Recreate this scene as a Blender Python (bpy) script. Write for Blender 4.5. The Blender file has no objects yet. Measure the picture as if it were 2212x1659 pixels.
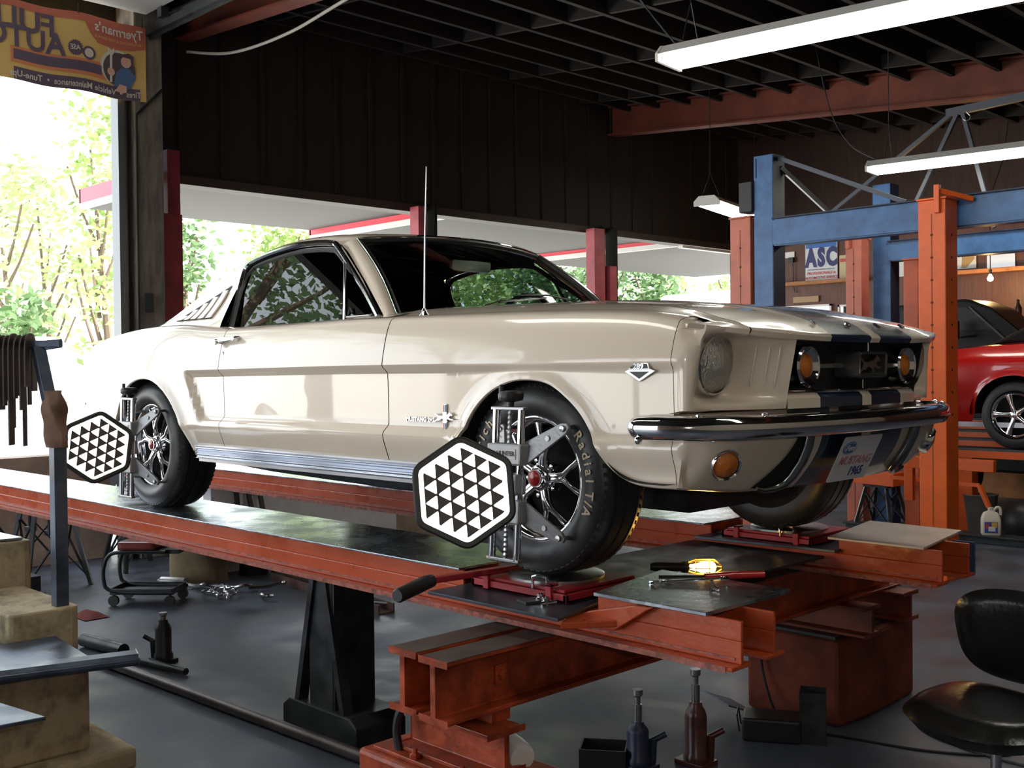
import bpy, math, random
from mathutils import Vector, Matrix
import numpy as np
random.seed(7)
S = bpy.context.scene
COL = S.collection
PI = math.pi
R = math.radians
FZ = -0.85                     # shop floor; the lift's runways are at z = 0, the car points to +x

# ---------------------------------------------------------------- camera, world, exposure
cd = bpy.data.cameras.new('camera'); cam = bpy.data.objects.new('camera', cd); COL.objects.link(cam)
yaw, pit, rol = 2.36496528, -0.0128800216, -0.0108627241
f_ = Vector((math.cos(pit)*math.cos(yaw), math.cos(pit)*math.sin(yaw), math.sin(pit)))
r_ = Vector((math.sin(yaw), -math.cos(yaw), 0)); u_ = r_.cross(f_)
rr = r_*math.cos(rol)+u_*math.sin(rol); uu = -r_*math.sin(rol)+u_*math.cos(rol)
cam.matrix_world = Matrix(((rr.x,uu.x,-f_.x,2.54365),(rr.y,uu.y,-f_.y,-3.40084),(rr.z,uu.z,-f_.z,0.687518),(0,0,0,1)))
cd.sensor_fit = 'HORIZONTAL'; cd.sensor_width = 36; cd.lens = 36*2357.8/2212
cd.clip_start = 0.05; cd.clip_end = 300
S.camera = cam
S.view_settings.view_transform = 'Standard'; S.view_settings.look = 'None'
S.view_settings.gamma = 1; S.view_settings.use_curve_mapping = False
S.view_settings.exposure = 0.12
w = bpy.data.worlds.new('world'); S.world = w; w.use_nodes = True
bg = w.node_tree.nodes['Background']; bg.inputs[0].default_value = (0.86, 0.93, 1.0, 1); bg.inputs[1].default_value = 4.2
sd = bpy.data.lights.new('sun', 'SUN'); sun = bpy.data.objects.new('sun', sd); COL.objects.link(sun)
sd.energy = 26; sd.angle = R(0.6); sd.color = (1, 0.95, 0.86)
sun.rotation_euler = Vector((-0.35, -0.55, -0.95)).to_track_quat('-Z', 'Y').to_euler()   # high sun behind the building, from the right
# small light added at the camera so the reflective targets shine back
fd = bpy.data.lights.new('target_fill_light', 'AREA'); fl = bpy.data.objects.new('target_fill_light', fd); COL.objects.link(fl)
fd.energy = 9; fd.shape = 'DISK'; fd.size = 0.06; fd.color = (1, 0.93, 0.82)
fl.matrix_world = cam.matrix_world @ Matrix.Translation((0.0, 0.10, 0.0))
try:
    S.cycles.max_bounces = 7; S.cycles.diffuse_bounces = 3; S.cycles.glossy_bounces = 4; S.cycles.transmission_bounces = 4
    S.cycles.transparent_max_bounces = 10; S.cycles.caustics_reflective = False; S.cycles.caustics_refractive = False
    S.cycles.sample_clamp_indirect = 4; S.cycles.use_denoising = True
except Exception: pass

# ---------------------------------------------------------------- materials
MATS = {}
def mat(name, col, rough=0.5, metal=0.0, noise=0.0, ns=6.0, bump=0.0, bs=40.0, coat=0.0, spec=0.5, emit=None, es=0, rvar=0.0, col2=None, stretch=None, thr=(0.35,0.65)):
    if name in MATS: return MATS[name]
    m = bpy.data.materials.new(name); m.use_nodes = True; nt = m.node_tree; b = nt.nodes['Principled BSDF']
    c = (*col, 1) if len(col) == 3 else col
    b.inputs['Base Color'].default_value = c; b.inputs['Roughness'].default_value = rough; b.inputs['Metallic'].default_value = metal
    b.inputs['Specular IOR Level'].default_value = spec
    if coat: b.inputs['Coat Weight'].default_value = coat; b.inputs['Coat Roughness'].default_value = 0.04
    if emit: b.inputs['Emission Color'].default_value = (*emit, 1); b.inputs['Emission Strength'].default_value = es
    if noise or bump or rvar or col2:
        tc = nt.nodes.new('ShaderNodeTexCoord'); mp = nt.nodes.new('ShaderNodeMapping'); nt.links.new(tc.outputs['Object'], mp.inputs[0])
        if stretch: mp.inputs['Scale'].default_value = stretch
        n = nt.nodes.new('ShaderNodeTexNoise'); n.inputs['Scale'].default_value = ns; n.inputs['Detail'].default_value = 6; n.inputs['Roughness'].default_value = 0.62
        nt.links.new(mp.outputs[0], n.inputs[0])
        if noise or col2:
            r = nt.nodes.new('ShaderNodeValToRGB'); r.color_ramp.elements[0].position = thr[0]; r.color_ramp.elements[1].position = thr[1]
            k = 1-noise
            r.color_ramp.elements[0].color = (*col2, 1) if col2 else (c[0]*k, c[1]*k, c[2]*k, 1)
            r.color_ramp.elements[1].color = c if col2 else (min(1, c[0]*(1+noise*.5)), min(1, c[1]*(1+noise*.5)), min(1, c[2]*(1+noise*.5)), 1)
            nt.links.new(n.outputs['Fac'], r.inputs[0]); nt.links.new(r.outputs[0], b.inputs['Base Color'])
        if rvar:
            mr = nt.nodes.new('ShaderNodeMapRange'); mr.inputs['From Min'].default_value = .3; mr.inputs['From Max'].default_value = .7
            mr.inputs['To Min'].default_value = max(.02, rough-rvar); mr.inputs['To Max'].default_value = min(1, rough+rvar)
            nt.links.new(n.outputs['Fac'], mr.inputs[0]); nt.links.new(mr.outputs[0], b.inputs['Roughness'])
        if bump:
            n2 = nt.nodes.new('ShaderNodeTexNoise'); n2.inputs['Scale'].default_value = bs; n2.inputs['Detail'].default_value = 4
            nt.links.new(mp.outputs[0], n2.inputs[0])
            bp = nt.nodes.new('ShaderNodeBump'); bp.inputs['Strength'].default_value = bump; bp.inputs['Distance'].default_value = 0.01
            nt.links.new(n2.outputs['Fac'], bp.inputs['Height']); nt.links.new(bp.outputs[0], b.inputs['Normal'])
    MATS[name] = m
    return m
def emis(name, col, s):
    if name in MATS: return MATS[name]
    m = bpy.data.materials.new(name); m.use_nodes = True; nt = m.node_tree; nt.nodes.remove(nt.nodes['Principled BSDF'])
    e = nt.nodes.new('ShaderNodeEmission'); e.inputs[0].default_value = (*col, 1); e.inputs[1].default_value = s
    nt.links.new(e.outputs[0], nt.nodes['Material Output'].inputs[0]); MATS[name] = m
    return m
def glassmat(name, tint, rough=0.0, ior=1.5):
    m = bpy.data.materials.new(name); m.use_nodes = True; nt = m.node_tree; nt.nodes.remove(nt.nodes['Principled BSDF'])
    t = nt.nodes.new('ShaderNodeBsdfTransparent'); t.inputs[0].default_value = (*tint, 1)
    g = nt.nodes.new('ShaderNodeBsdfGlossy'); g.inputs['Roughness'].default_value = rough
    fr = nt.nodes.new('ShaderNodeFresnel'); fr.inputs[0].default_value = ior
    mx = nt.nodes.new('ShaderNodeMixShader'); nt.links.new(fr.outputs[0], mx.inputs[0]); nt.links.new(t.outputs[0], mx.inputs[1]); nt.links.new(g.outputs[0], mx.inputs[2])
    nt.links.new(mx.outputs[0], nt.nodes['Material Output'].inputs[0]); MATS[name] = m
    return m
def stripemat(name, ax, bands, ca, cb, **kw):
    """two paints split by |object coordinate|: inside a band -> cb"""
    m = mat(name, ca, **kw); nt = m.node_tree; b = nt.nodes['Principled BSDF']
    tc = nt.nodes.new('ShaderNodeTexCoord'); sx = nt.nodes.new('ShaderNodeSeparateXYZ'); nt.links.new(tc.outputs['Object'], sx.inputs[0])
    ab = nt.nodes.new('ShaderNodeMath'); ab.operation = 'ABSOLUTE'; nt.links.new(sx.outputs[ax], ab.inputs[0])
    cr = nt.nodes.new('ShaderNodeValToRGB'); cr.color_ramp.interpolation = 'CONSTANT'
    el = cr.color_ramp.elements; el[0].position = 0; el[0].color = (*ca, 1); el[1].position = bands[0]; el[1].color = (*cb, 1)
    e = el.new(bands[1]); e.color = (*ca, 1)
    nt.links.new(ab.outputs[0], cr.inputs[0]); nt.links.new(cr.outputs[0], b.inputs['Base Color'])
    return m
CREAM = (0.78, 0.67, 0.555); NAVY = (0.012, 0.022, 0.05)
M_cream = mat('cream_paint', CREAM, 0.28, coat=0.8)
M_creamstripe = stripemat('cream_paint_striped', 1, (0.03, 0.27), CREAM, NAVY, rough=0.25, coat=0.8)
M_chrome = mat('chrome', (0.86, 0.86, 0.88), 0.07, 1.0)
M_dchrome = mat('dull_chrome', (0.55, 0.55, 0.56), 0.22, 1.0)
M_steel = mat('brushed_steel', (0.42, 0.42, 0.43), 0.33, 1.0, rvar=.1)
M_rubber = mat('tyre_rubber', (0.022, 0.023, 0.026), 0.42, noise=.25, ns=20)
M_black = mat('black_plastic', (0.012, 0.012, 0.013), 0.45)
M_mblack = mat('matt_black', (0.006, 0.006, 0.006), 0.9)
M_interior = mat('dark_interior', (0.012, 0.012, 0.013), 0.7)
M_ltext = mat('cream_letter_rubber', (0.62, 0.52, 0.36), 0.6)
M_red = mat('red_enamel', (0.55, 0.02, 0.02), 0.3, coat=.3)
M_amber = mat('amber_lens', (0.50, 0.135, 0.008), 0.10, coat=1, bump=.4, bs=120)
M_lens = mat('ribbed_lamp_glass', (0.55, 0.55, 0.52), 0.12, 0.75, bump=.9, bs=70, stretch=(1,3,.6))
M_cast = mat('grey_casting', (0.33, 0.33, 0.34), 0.42, 0.6, bump=.1, bs=90)
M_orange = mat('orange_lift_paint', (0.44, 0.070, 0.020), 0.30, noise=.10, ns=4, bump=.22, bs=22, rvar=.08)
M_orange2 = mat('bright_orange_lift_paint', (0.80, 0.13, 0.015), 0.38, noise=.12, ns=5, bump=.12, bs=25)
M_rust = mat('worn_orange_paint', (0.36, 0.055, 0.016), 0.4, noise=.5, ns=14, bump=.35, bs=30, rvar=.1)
M_plate = mat('worn_steel_deck', (0.46, 0.50, 0.56), 0.27, 0.92, noise=.4, ns=5, rvar=.14, bump=.08, bs=30)
M_plateB = mat('blue_worn_steel', (0.075, 0.105, 0.16), 0.36, 0.4, noise=.5, ns=7, rvar=.12, bump=.1)
M_greyplate = mat('bare_steel_sheet', (0.55, 0.50, 0.46), 0.45, 0.3, noise=.15, ns=6)
M_blue = mat('blue_beam_paint', (0.05, 0.15, 0.36), 0.4, noise=.3, ns=7, bump=.08)
M_darkred = mat('dark_red_paint', (0.30, 0.025, 0.04), 0.5, noise=.3, ns=4)
M_conc = mat('yellowed_concrete', (0.48, 0.39, 0.25), 0.85, noise=.3, ns=9, bump=.5, bs=35, col2=(0.20,0.16,0.10), thr=(.30,.52))
M_whitewall = mat('white_washed_wall', (0.92, 0.94, 0.97), 0.8, noise=.08, ns=9, bump=.25)
M_beige = mat('pinkish_beige_wall', (0.42, 0.30, 0.24), 0.8, noise=.25, ns=3, bump=.2)
M_grime = mat('grimy_black_steel', (0.045, 0.05, 0.055), 0.45, 0.5, noise=.5, ns=9, rvar=.15)
M_steelblue = mat('blue_grey_steel', (0.075, 0.10, 0.145), 0.4, 0.4, noise=.4, ns=8, rvar=.12)
M_darkwood = mat('dark_stained_boards', (0.017, 0.012, 0.009), 0.75, noise=.4, ns=3, stretch=(6,6,.6))
M_joist = mat('dark_roof_timber', (0.010, 0.0065, 0.005), 0.8, noise=.4, ns=5)
M_panel = mat('brown_wood_panel', (0.115, 0.036, 0.016), 0.5, noise=.35, ns=4, stretch=(7,7,.5))
M_shelfwood = mat('shelf_timber', (0.42, 0.17, 0.06), 0.6, noise=.3)
M_white = mat('white_enamel', (0.78, 0.76, 0.72), 0.4)
M_vinyl = mat('black_vinyl', (0.010, 0.010, 0.010), 0.24, bump=.12, bs=60)
M_retro = mat('white_reflective_sheet', (0.97, 0.97, 0.99), 0.24, 1.0)
M_rodred = mat('red_painted_steel', (0.35, 0.02, 0.03), 0.4, noise=.3, bump=.1)

# ---------------------------------------------------------------- mesh builder
def V3(p): return Vector(p)
def frame(d, up=(0,0,1)):
    d = V3(d).normalized(); up = V3(up)
    if abs(d.dot(up)) > .97: up = V3((1,0,0)) if abs(d.x) < .9 else V3((0,1,0))
    s = d.cross(up).normalized(); return s, s.cross(d).normalized()
class MB:
    def __init__(s): s.v = []; s.f = []
    def add(s, vs, fs):
        o = len(s.v); s.v += [tuple(p) for p in vs]; s.f += [tuple(i+o for i in q) for q in fs]; return s
    def box(s, x0, x1, y0, y1, z0, z1):
        return s.add([(x,y,z) for x in (x0,x1) for y in (y0,y1) for z in (z0,z1)], [(0,1,3,2),(4,6,7,5),(0,4,5,1),(2,3,7,6),(0,2,6,4),(1,5,7,3)])
    def beam(s, p, q, w, h, up=(0,0,1)):
        p, q = V3(p), V3(q); a, b = frame(q-p, up)
        return s.add([c + a*i*w/2 + b*j*h/2 for c in (p,q) for i in (-1,1) for j in (-1,1)], [(0,1,3,2),(4,6,7,5),(0,4,5,1),(2,3,7,6),(0,2,6,4),(1,5,7,3)])
    def sweep(s, pts, prof, up=(0,0,1), closed=False, caps=True):
        """prof: 2D outline swept along pts"""
        n = len(pts); m = len(prof); pts = [V3(p) for p in pts]; vs = []
        pa = None
        for i, p in enumerate(pts):
            d = (pts[(i+1) % n]-pts[i-1]) if closed else (pts[min(i+1,n-1)]-pts[max(i-1,0)])
            a, b = frame(d, up)
            if pa is not None and up == 'auto': pass
            vs += [p + a*u + b*v for u, v in prof]
        fs = []
        for i in range(n if closed else n-1):
            for j in range(m):
                k = (i+1) % n; l = (j+1) % m
                fs.append((i*m+j, i*m+l, k*m+l, k*m+j))
        if not closed and caps: fs += [tuple(range(m)), tuple(reversed(range((n-1)*m, n*m)))]
        return s.add(vs, fs)
    def tube(s, pts, r, n=8, closed=False):
        pts = [V3(p) for p in pts]; N = len(pts); vs = []; rs = r if isinstance(r, (list,tuple)) else [r]*N
        d0 = (pts[1]-pts[0]).normalized(); a, b = frame(d0)
        for i, p in enumerate(pts):
            d = (pts[(i+1) % N]-pts[i-1]) if closed else (pts[min(i+1,N-1)]-pts[max(i-1,0)])
            d = d.normalized() if d.length > 1e-9 else d0
            a = (a - d*a.dot(d)); a = a.normalized() if a.length > 1e-6 else frame(d)[0]; b = d.cross(a)
            vs += [p + (a*math.cos(2*PI*j/n) + b*math.sin(2*PI*j/n))*rs[i] for j in range(n)]
        fs = [(i*n+j, i*n+(j+1)%n, ((i+1)%N)*n+(j+1)%n, ((i+1)%N)*n+j) for i in range(N if closed else N-1) for j in range(n)]
        if not closed: fs += [tuple(reversed(range(n))), tuple(range((N-1)*n, N*n))]
        return s.add(vs, fs)
    def cyl(s, p, q, r, n=16, r2=None): return s.tube([p, q], [r, r if r2 is None else r2], n)
    def lathe(s, o, ax, prof, n=32, caps=True):
        """prof: (radius, distance along ax)"""
        o = V3(o); ax = V3(ax).normalized(); a, b = frame(ax); m = len(prof)
        vs = [o + ax*h + (a*math.cos(2*PI*j/n)+b*math.sin(2*PI*j/n))*r for r, h in prof for j in range(n)]
        fs = [(i*n+j, i*n+(j+1)%n, (i+1)*n+(j+1)%n, (i+1)*n+j) for i in range(m-1) for j in range(n)]
        if caps:
            if prof[0][0] > 1e-6: fs.append(tuple(reversed(range(n))))
            if prof[-1][0] > 1e-6: fs.append(tuple(range((m-1)*n, m*n)))
        return s.add(vs, fs)
    def prism(s, poly, o, ux, uy, d):
        """2D polygon on axes ux, uy at o, extruded by vector d"""
        o, ux, uy, d = V3(o), V3(ux), V3(uy), V3(d); n = len(poly)
        vs = [o+ux*a+uy*b for a, b in poly]; vs += [v+d for v in vs]
        return s.add(vs, [tuple(reversed(range(n))), tuple(range(n, 2*n))] + [(i, (i+1)%n, n+(i+1)%n, n+i) for i in range(n)])
    def grid(s, P):
        m = len(P[0]); return s.add([p for row in P for p in row], [(i*m+j, i*m+j+1, (i+1)*m+j+1, (i+1)*m+j) for i in range(len(P)-1) for j in range(m-1)])
    def ibeam(s, p, q, w, h, tf=.016, tw=.012, up=(0,0,1)):
        a, b = w/2, h/2; t = tw/2
        pr = [(-a,-b),(a,-b),(a,-b+tf),(t,-b+tf),(t,b-tf),(a,b-tf),(a,b),(-a,b),(-a,b-tf),(-t,b-tf),(-t,-b+tf),(-a,-b+tf)]
        return s.sweep([p, q], pr, up)
    def mirror_y(s):
        o = len(s.v); s.f += [tuple(reversed([i+o for i in q])) for q in s.f]; s.v += [(x,-y,z) for x,y,z in s.v]; return s
    def xf(s, M):
        s.v = [tuple(M @ V3(p)) for p in s.v]; return s
WM = {}
def obj(name, mb, m, parent=None, smooth=False, bevel=0, weld=False, ang=40, rec=False):
    me = bpy.data.meshes.new(name); me.from_pydata(mb.v, [], mb.f); me.update()
    if weld or rec:
        import bmesh
        b = bmesh.new(); b.from_mesh(me)
        if weld: bmesh.ops.remove_doubles(b, verts=b.verts, dist=1e-5)
        bmesh.ops.recalc_face_normals(b, faces=b.faces); b.to_mesh(me); b.free()
    if isinstance(m, (list, tuple)):
        for q in m: me.materials.append(q)
    else: me.materials.append(m)
    o = bpy.data.objects.new(name, me); COL.objects.link(o)
    if smooth: me.polygons.foreach_set('use_smooth', [True]*len(me.polygons)); me.set_sharp_from_angle(angle=R(ang))
    if bevel:
        bm_ = o.modifiers.new('bevel', 'BEVEL'); bm_.width = bevel; bm_.segments = 2; bm_.limit_method = 'ANGLE'; bm_.angle_limit = R(50)
    WM[o] = Matrix.Identity(4)
    if parent:
        o.parent = parent; o.matrix_parent_inverse = WM[parent].inverted()
    return o
def pair(name, mb, m, parent, **k):
    """a right-hand part and its mirror twin, two objects"""
    a = obj(name, mb, m, parent, **k); t = MB(); t.v = [(x,-y,z) for x,y,z in mb.v]; t.f = [tuple(reversed(q)) for q in mb.f]; obj(name, t, m, parent, **k); return a
def tag(o, label, cat, group=None, kind=None):
    if label: o['label'] = label
    if cat: o['category'] = cat
    if group: o['group'] = group
    if kind: o['kind'] = kind
    return o
def thing(name, label, cat, loc=(0,0,0), rz=0, group=None):
    o = bpy.data.objects.new(name, None); COL.objects.link(o); o.location = loc; o.rotation_euler = (0,0,rz); o.empty_display_size = .1
    WM[o] = Matrix.Translation(loc) @ Matrix.Rotation(rz, 4, 'Z'); return tag(o, label, cat, group)
def struct(name, mb, m, **k): return tag(obj(name, mb, m, **k), None, None, kind='structure')
def one(name, mb, m, label, cat, group=None, **k): return tag(obj(name, mb, m, **k), label, cat, group)
def dup(root, M, label=None, group=None):
    """copy a thing and its parts; M moves it in the world"""
    W = M @ WM[root]
    def rec(o, par):
        c = o.copy(); COL.objects.link(c)
        if par: c.parent = par
        WM[c] = Matrix.Identity(4)
        for ch in list(o.children): rec(ch, c)
        return c
    kids = list(root.children); c = root.copy(); COL.objects.link(c); c.matrix_world = W; WM[c] = W
    for ch in kids: rec(ch, c)
    if label: c['label'] = label
    if group: c['group'] = group
    return c
def rpoly(pts, r, k=4):
    """round the corners of a polygon"""
    out = []; n = len(pts)
    for i in range(n):
        p, a, b = Vector(pts[i]), Vector(pts[i-1]), Vector(pts[(i+1)%n])
        u, v = (a-p), (b-p); rr_ = min(r, u.length*.48, v.length*.48); A = p+u.normalized()*rr_; B = p+v.normalized()*rr_
        for j in range(k+1):
            t = j/k; out.append(tuple(A*(1-t)**2 + p*2*t*(1-t) + B*t*t))
    return out
def text_mb(txt, size, o, ux, uy, d=.002, bold=0, align='CENTER', shear=0, sx=1):
    """flat letters with a little depth as a mesh, laid on axes ux, uy at o"""
    c = bpy.data.curves.new('t', 'FONT'); c.body = txt; c.size = size; c.align_x = align; c.align_y = 'CENTER'; c.extrude = d/2; c.offset = bold; c.shear = shear; c.resolution_u = 3
    t = bpy.data.objects.new('t', c); me = bpy.data.meshes.new_from_object(t)
    o, ux, uy = V3(o), V3(ux), V3(uy); uz = ux.cross(uy).normalized()
    mb = MB().add([o+ux*v.co.x*sx+uy*v.co.y+uz*(v.co.z+d/2) for v in me.vertices], [tuple(p.vertices) for p in me.polygons])
    bpy.data.objects.remove(t); bpy.data.curves.remove(c); bpy.data.meshes.remove(me); return mb
def itp(x, tab):
    """smooth monotone-ish interpolation through (x, y) pairs"""
    n = len(tab)
    if tab[0][0] > tab[-1][0]: tab = tab[::-1]
    if x <= tab[0][0]: return tab[0][1]
    if x >= tab[-1][0]: return tab[-1][1]
    for i in range(n-1):
        if tab[i][0] <= x <= tab[i+1][0]: break
    x0, y0 = tab[i]; x1, y1 = tab[i+1]; h = x1-x0; t = (x-x0)/h
    def sl(k):
        if k == 0: return (tab[1][1]-tab[0][1])/(tab[1][0]-tab[0][0])
        if k == n-1: return (tab[-1][1]-tab[-2][1])/(tab[-1][0]-tab[-2][0])
        return (tab[k+1][1]-tab[k-1][1])/(tab[k+1][0]-tab[k-1][0])
    m0, m1 = sl(i)*h, sl(i+1)*h
    return (2*t**3-3*t*t+1)*y0 + (t**3-2*t*t+t)*m0 + (-2*t**3+3*t*t)*y1 + (t**3-t*t)*m1
def sstep(a, b, x):
    t = min(1, max(0, (x-a)/(b-a))); return t*t*(3-2*t)
def crv(tab, n=8):
    """dense Catmull-Rom through points"""
    P = [V3(p) for p in tab]; out = []
    for i in range(len(P)-1):
        a, b, c, d = P[max(i-1,0)], P[i], P[i+1], P[min(i+2,len(P)-1)]
        for j in range(n):
            t = j/n; out.append(.5*((2*b)+(c-a)*t+(2*a-5*b+4*c-d)*t*t+(3*b-a-3*c+d)*t**3))
    return out+[P[-1]]
# ================================================================ the building and the yard
XR, YR, YL, XF = -6.4, 10.0, -9.0, 6.5       # rear wall, right wall, left wall, front wall
def zceil(x): return 3.52 - .092*x
M_floor = mat('worn_shop_floor', (0.088, 0.104, 0.145), 0.47, noise=.5, ns=2.2, rvar=.17, bump=.12, bs=18, col2=(0.045,0.048,0.058), thr=(.32,.62))
M_yard = mat('sunlit_concrete_yard', (0.60, 0.59, 0.57), 0.8, noise=.1, ns=1)
struct('floor', MB().box(XR-.15, XF, YL, YR+.1, FZ-.12, FZ), M_floor)
struct('ground', MB().box(-60, 60, -60, 70, FZ-.3, FZ-.13), M_yard)
mb = MB().add([(x, y, zceil(x)+dz) for dz in (0,.12) for x in (XR-.2, XF+.1) for y in (YL-.1, YR+.1)], [(0,1,3,2),(4,6,7,5),(0,2,6,4),(1,5,7,3),(0,4,5,1),(2,3,7,6)])
struct('ceiling', mb, M_joist)
mb = MB()
for x in np.arange(XR+.3, XF, .45): mb.box(x-.022, x+.022, YL, YR, zceil(x)-.20, zceil(x)+.02)
for y in np.arange(YL+.6, YR, 1.5): mb.beam((XR, y, zceil(XR)-.12), (XF, y, zceil(XF)-.12), .04, .13)
struct('ceiling_joist_trim', mb, M_joist); bpy.data.objects['ceiling_joist_trim'].name = 'trim_1'
M_beamred = mat('red_brown_roof_beam', (0.17,0.035,0.018), .6, noise=.35, ns=3, bump=.1)
struct('trim_2', MB().ibeam((XR, 7.2, 3.80), (-.2, 7.2, 3.28), .16, .36, .02, .015), M_beamred)
struct('trim_3', MB().ibeam((XR, 1.33, 3.78), (XF, 1.33, 2.95), .16, .30, .02, .015), M_beamred)
# rear wall: dark boards above the openings, doorway bays below
mb = MB().box(XR-.15, XR, 1.02, YR+.1, 2.44, zceil(XR)+.05).box(XR-.15, XR, YL, -7.4, FZ, zceil(XR)).box(XR-.15, XR, -7.4, 1.02, 3.62, zceil(XR)+.05)
for y in np.arange(1.3, YR, .42): mb.box(XR, XR+.02, y-.02, y+.02, 2.46, 4.0)
struct('wall_rear', mb, M_darkwood)
struct('trim_4', MB().box(XR-.17, XR+.03, 1.0, YR, 2.36, 2.44), mat('dark_header_edge',(.05,.035,.03),.6))
struct('wall_back', MB().box(XR-.2, XR, -7.4, .62, FZ, .03), M_beige)
struct('wall_inner', MB().box(-5.12, -5.0, .78, 2.57, FZ, -.12), M_whitewall)
struct('wall_middle', MB().box(-5.12, -5.0, 2.57, 5.6, FZ, -.12), mat('tan_wall',(.42,.36,.27),.8,noise=.2))
struct('wall_right', MB().box(XR-.15, XF, YR, YR+.1, FZ, 2.62), M_panel)
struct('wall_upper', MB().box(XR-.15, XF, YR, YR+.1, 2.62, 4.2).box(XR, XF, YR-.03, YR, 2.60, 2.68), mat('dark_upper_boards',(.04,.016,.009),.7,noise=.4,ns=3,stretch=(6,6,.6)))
mb = MB().box(XF, XF+.1, YL, YR+.1, FZ, 4.0)
struct('wall_front', mb, mat('tan_painted_wall', (0.34,0.28,0.21), .8, noise=.3))
mb = MB().box(XR, XF, YL-.1, YL, 2.6, 4.2)
for x in (XR, -3.2, -.1, 3.1, XF-.25): mb.box(x, x+.25, YL-.1, YL, FZ, 2.6)
mb.box(-.1, XF, YL-.1, YL, FZ, 2.6)
struct('wall_left', mb, mat('tan_painted_wall', (0.34,0.28,0.21), .8))
# masonry post between the bays with the steel door track beside it
mb = MB().box(XR-.05, -6.08, .735, .985, FZ, 3.9)
struct('trim_5', mb, mat('stained_grey_post', (.20,.17,.145), .85, noise=.5, ns=5, bump=.3, stretch=(3,3,.5)), bevel=.01)
struct('trim_6', MB().box(-6.22, -6.10, .60, .655, FZ, 3.35).box(-6.20, -6.12, .655, .68, FZ, 3.35).box(-6.3,-6.22,.63,.74,FZ,3.6), mat('door_track_steel', (.16,.17,.17), .4, .5))
struct('trim_7', MB().beam((-6.07,.745,2.83),(-6.07,.98,3.08),.012,.02).beam((-6.07,.745,FZ),(-6.07,.745,2.83),.012,.012).box(-6.09,-6.05,.80,.86,1.20,1.36), M_grime)
M_postred = mat('maroon_post_paint', (.22,.018,.028), .5, noise=.3)
for k,(ya, yb_) in enumerate(((1.0,1.17),(3.86,4.13),(6.62,7.08))):
    if k == 0: mb = MB().box(-6.28,-6.12, .99, 1.17, FZ, 2.05).box(-6.30,-6.14,1.05,1.165,2.05,2.6)
    else: mb = MB().box(-6.34,-6.2, ya, ya+(yb_-ya)*.42, FZ, 2.40).box(-6.30,-6.16, ya+(yb_-ya)*.52, ya+(yb_-ya)*.80, FZ, 1.95 if k == 2 else 1.0)
    o = one('bay_post', mb, M_postred if k == 0 else mat('rose_red_post_paint',(.42,.07,.09),.5,noise=.25), ['dark maroon steel post beside the grey masonry post at the rear','rose red steel post behind the roof of the white coupe','rose red double post standing behind the coupe bonnet'][k], 'post', 'steel posts along the rear openings', bevel=.004)
    if k: obj('channel', MB().box(-6.38,-6.24, ya+(yb_-ya)*.42, ya+(yb_-ya)*.54, FZ, 2.44).box(-6.34,-6.2, ya+(yb_-ya)*.80, yb_-(yb_-ya)*.06, FZ, 2.44), M_mblack, o)
# canopy outside the rear bays, three bays each a little lower
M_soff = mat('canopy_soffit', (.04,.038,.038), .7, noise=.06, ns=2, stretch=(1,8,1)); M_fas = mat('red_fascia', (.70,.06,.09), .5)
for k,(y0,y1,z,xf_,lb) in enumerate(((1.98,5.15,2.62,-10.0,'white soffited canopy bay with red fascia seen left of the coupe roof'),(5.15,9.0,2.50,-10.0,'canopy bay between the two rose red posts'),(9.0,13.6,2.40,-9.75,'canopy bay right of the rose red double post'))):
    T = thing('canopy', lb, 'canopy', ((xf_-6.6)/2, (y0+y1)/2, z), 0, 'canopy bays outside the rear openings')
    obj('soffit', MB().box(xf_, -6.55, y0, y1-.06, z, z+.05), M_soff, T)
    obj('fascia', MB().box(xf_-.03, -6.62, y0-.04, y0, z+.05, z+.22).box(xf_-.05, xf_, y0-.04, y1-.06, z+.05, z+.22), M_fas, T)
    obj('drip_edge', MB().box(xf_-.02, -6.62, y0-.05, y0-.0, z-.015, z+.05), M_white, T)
# raised sectional door overhead on the left, and its track
T = thing('overhead_door', 'pale sectional overhead door rolled up flat under the roof at upper left', 'garage door', (-4.2, -1.0, 3.62))
mb = MB()
for i in range(4): x = -5.98+.62*i; mb.box(x, x+.60, -2.6, .80, 3.64+.0*i, 3.69)
obj('door_panel', mb, mat('pale_door_panel', (.60,.60,.58), .6, noise=.12, ns=2), T, bevel=.01)
obj('track', MB().box(-6.15,-3.2,.83,.87,3.50,3.56).box(-6.15,-3.2,.87,.875,3.47,3.60).tube([(-5.9,.90,3.62),(-5.2,.90,3.60),(-4.5,.90,3.63),(-3.3,.92,3.61)],.03,6), M_grime, T)
for x in (-5.75,-5.1,-4.5,-3.9): obj('hinge', MB().box(x,x+.07,.78,.85,3.56,3.66), M_grime, T)
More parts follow.
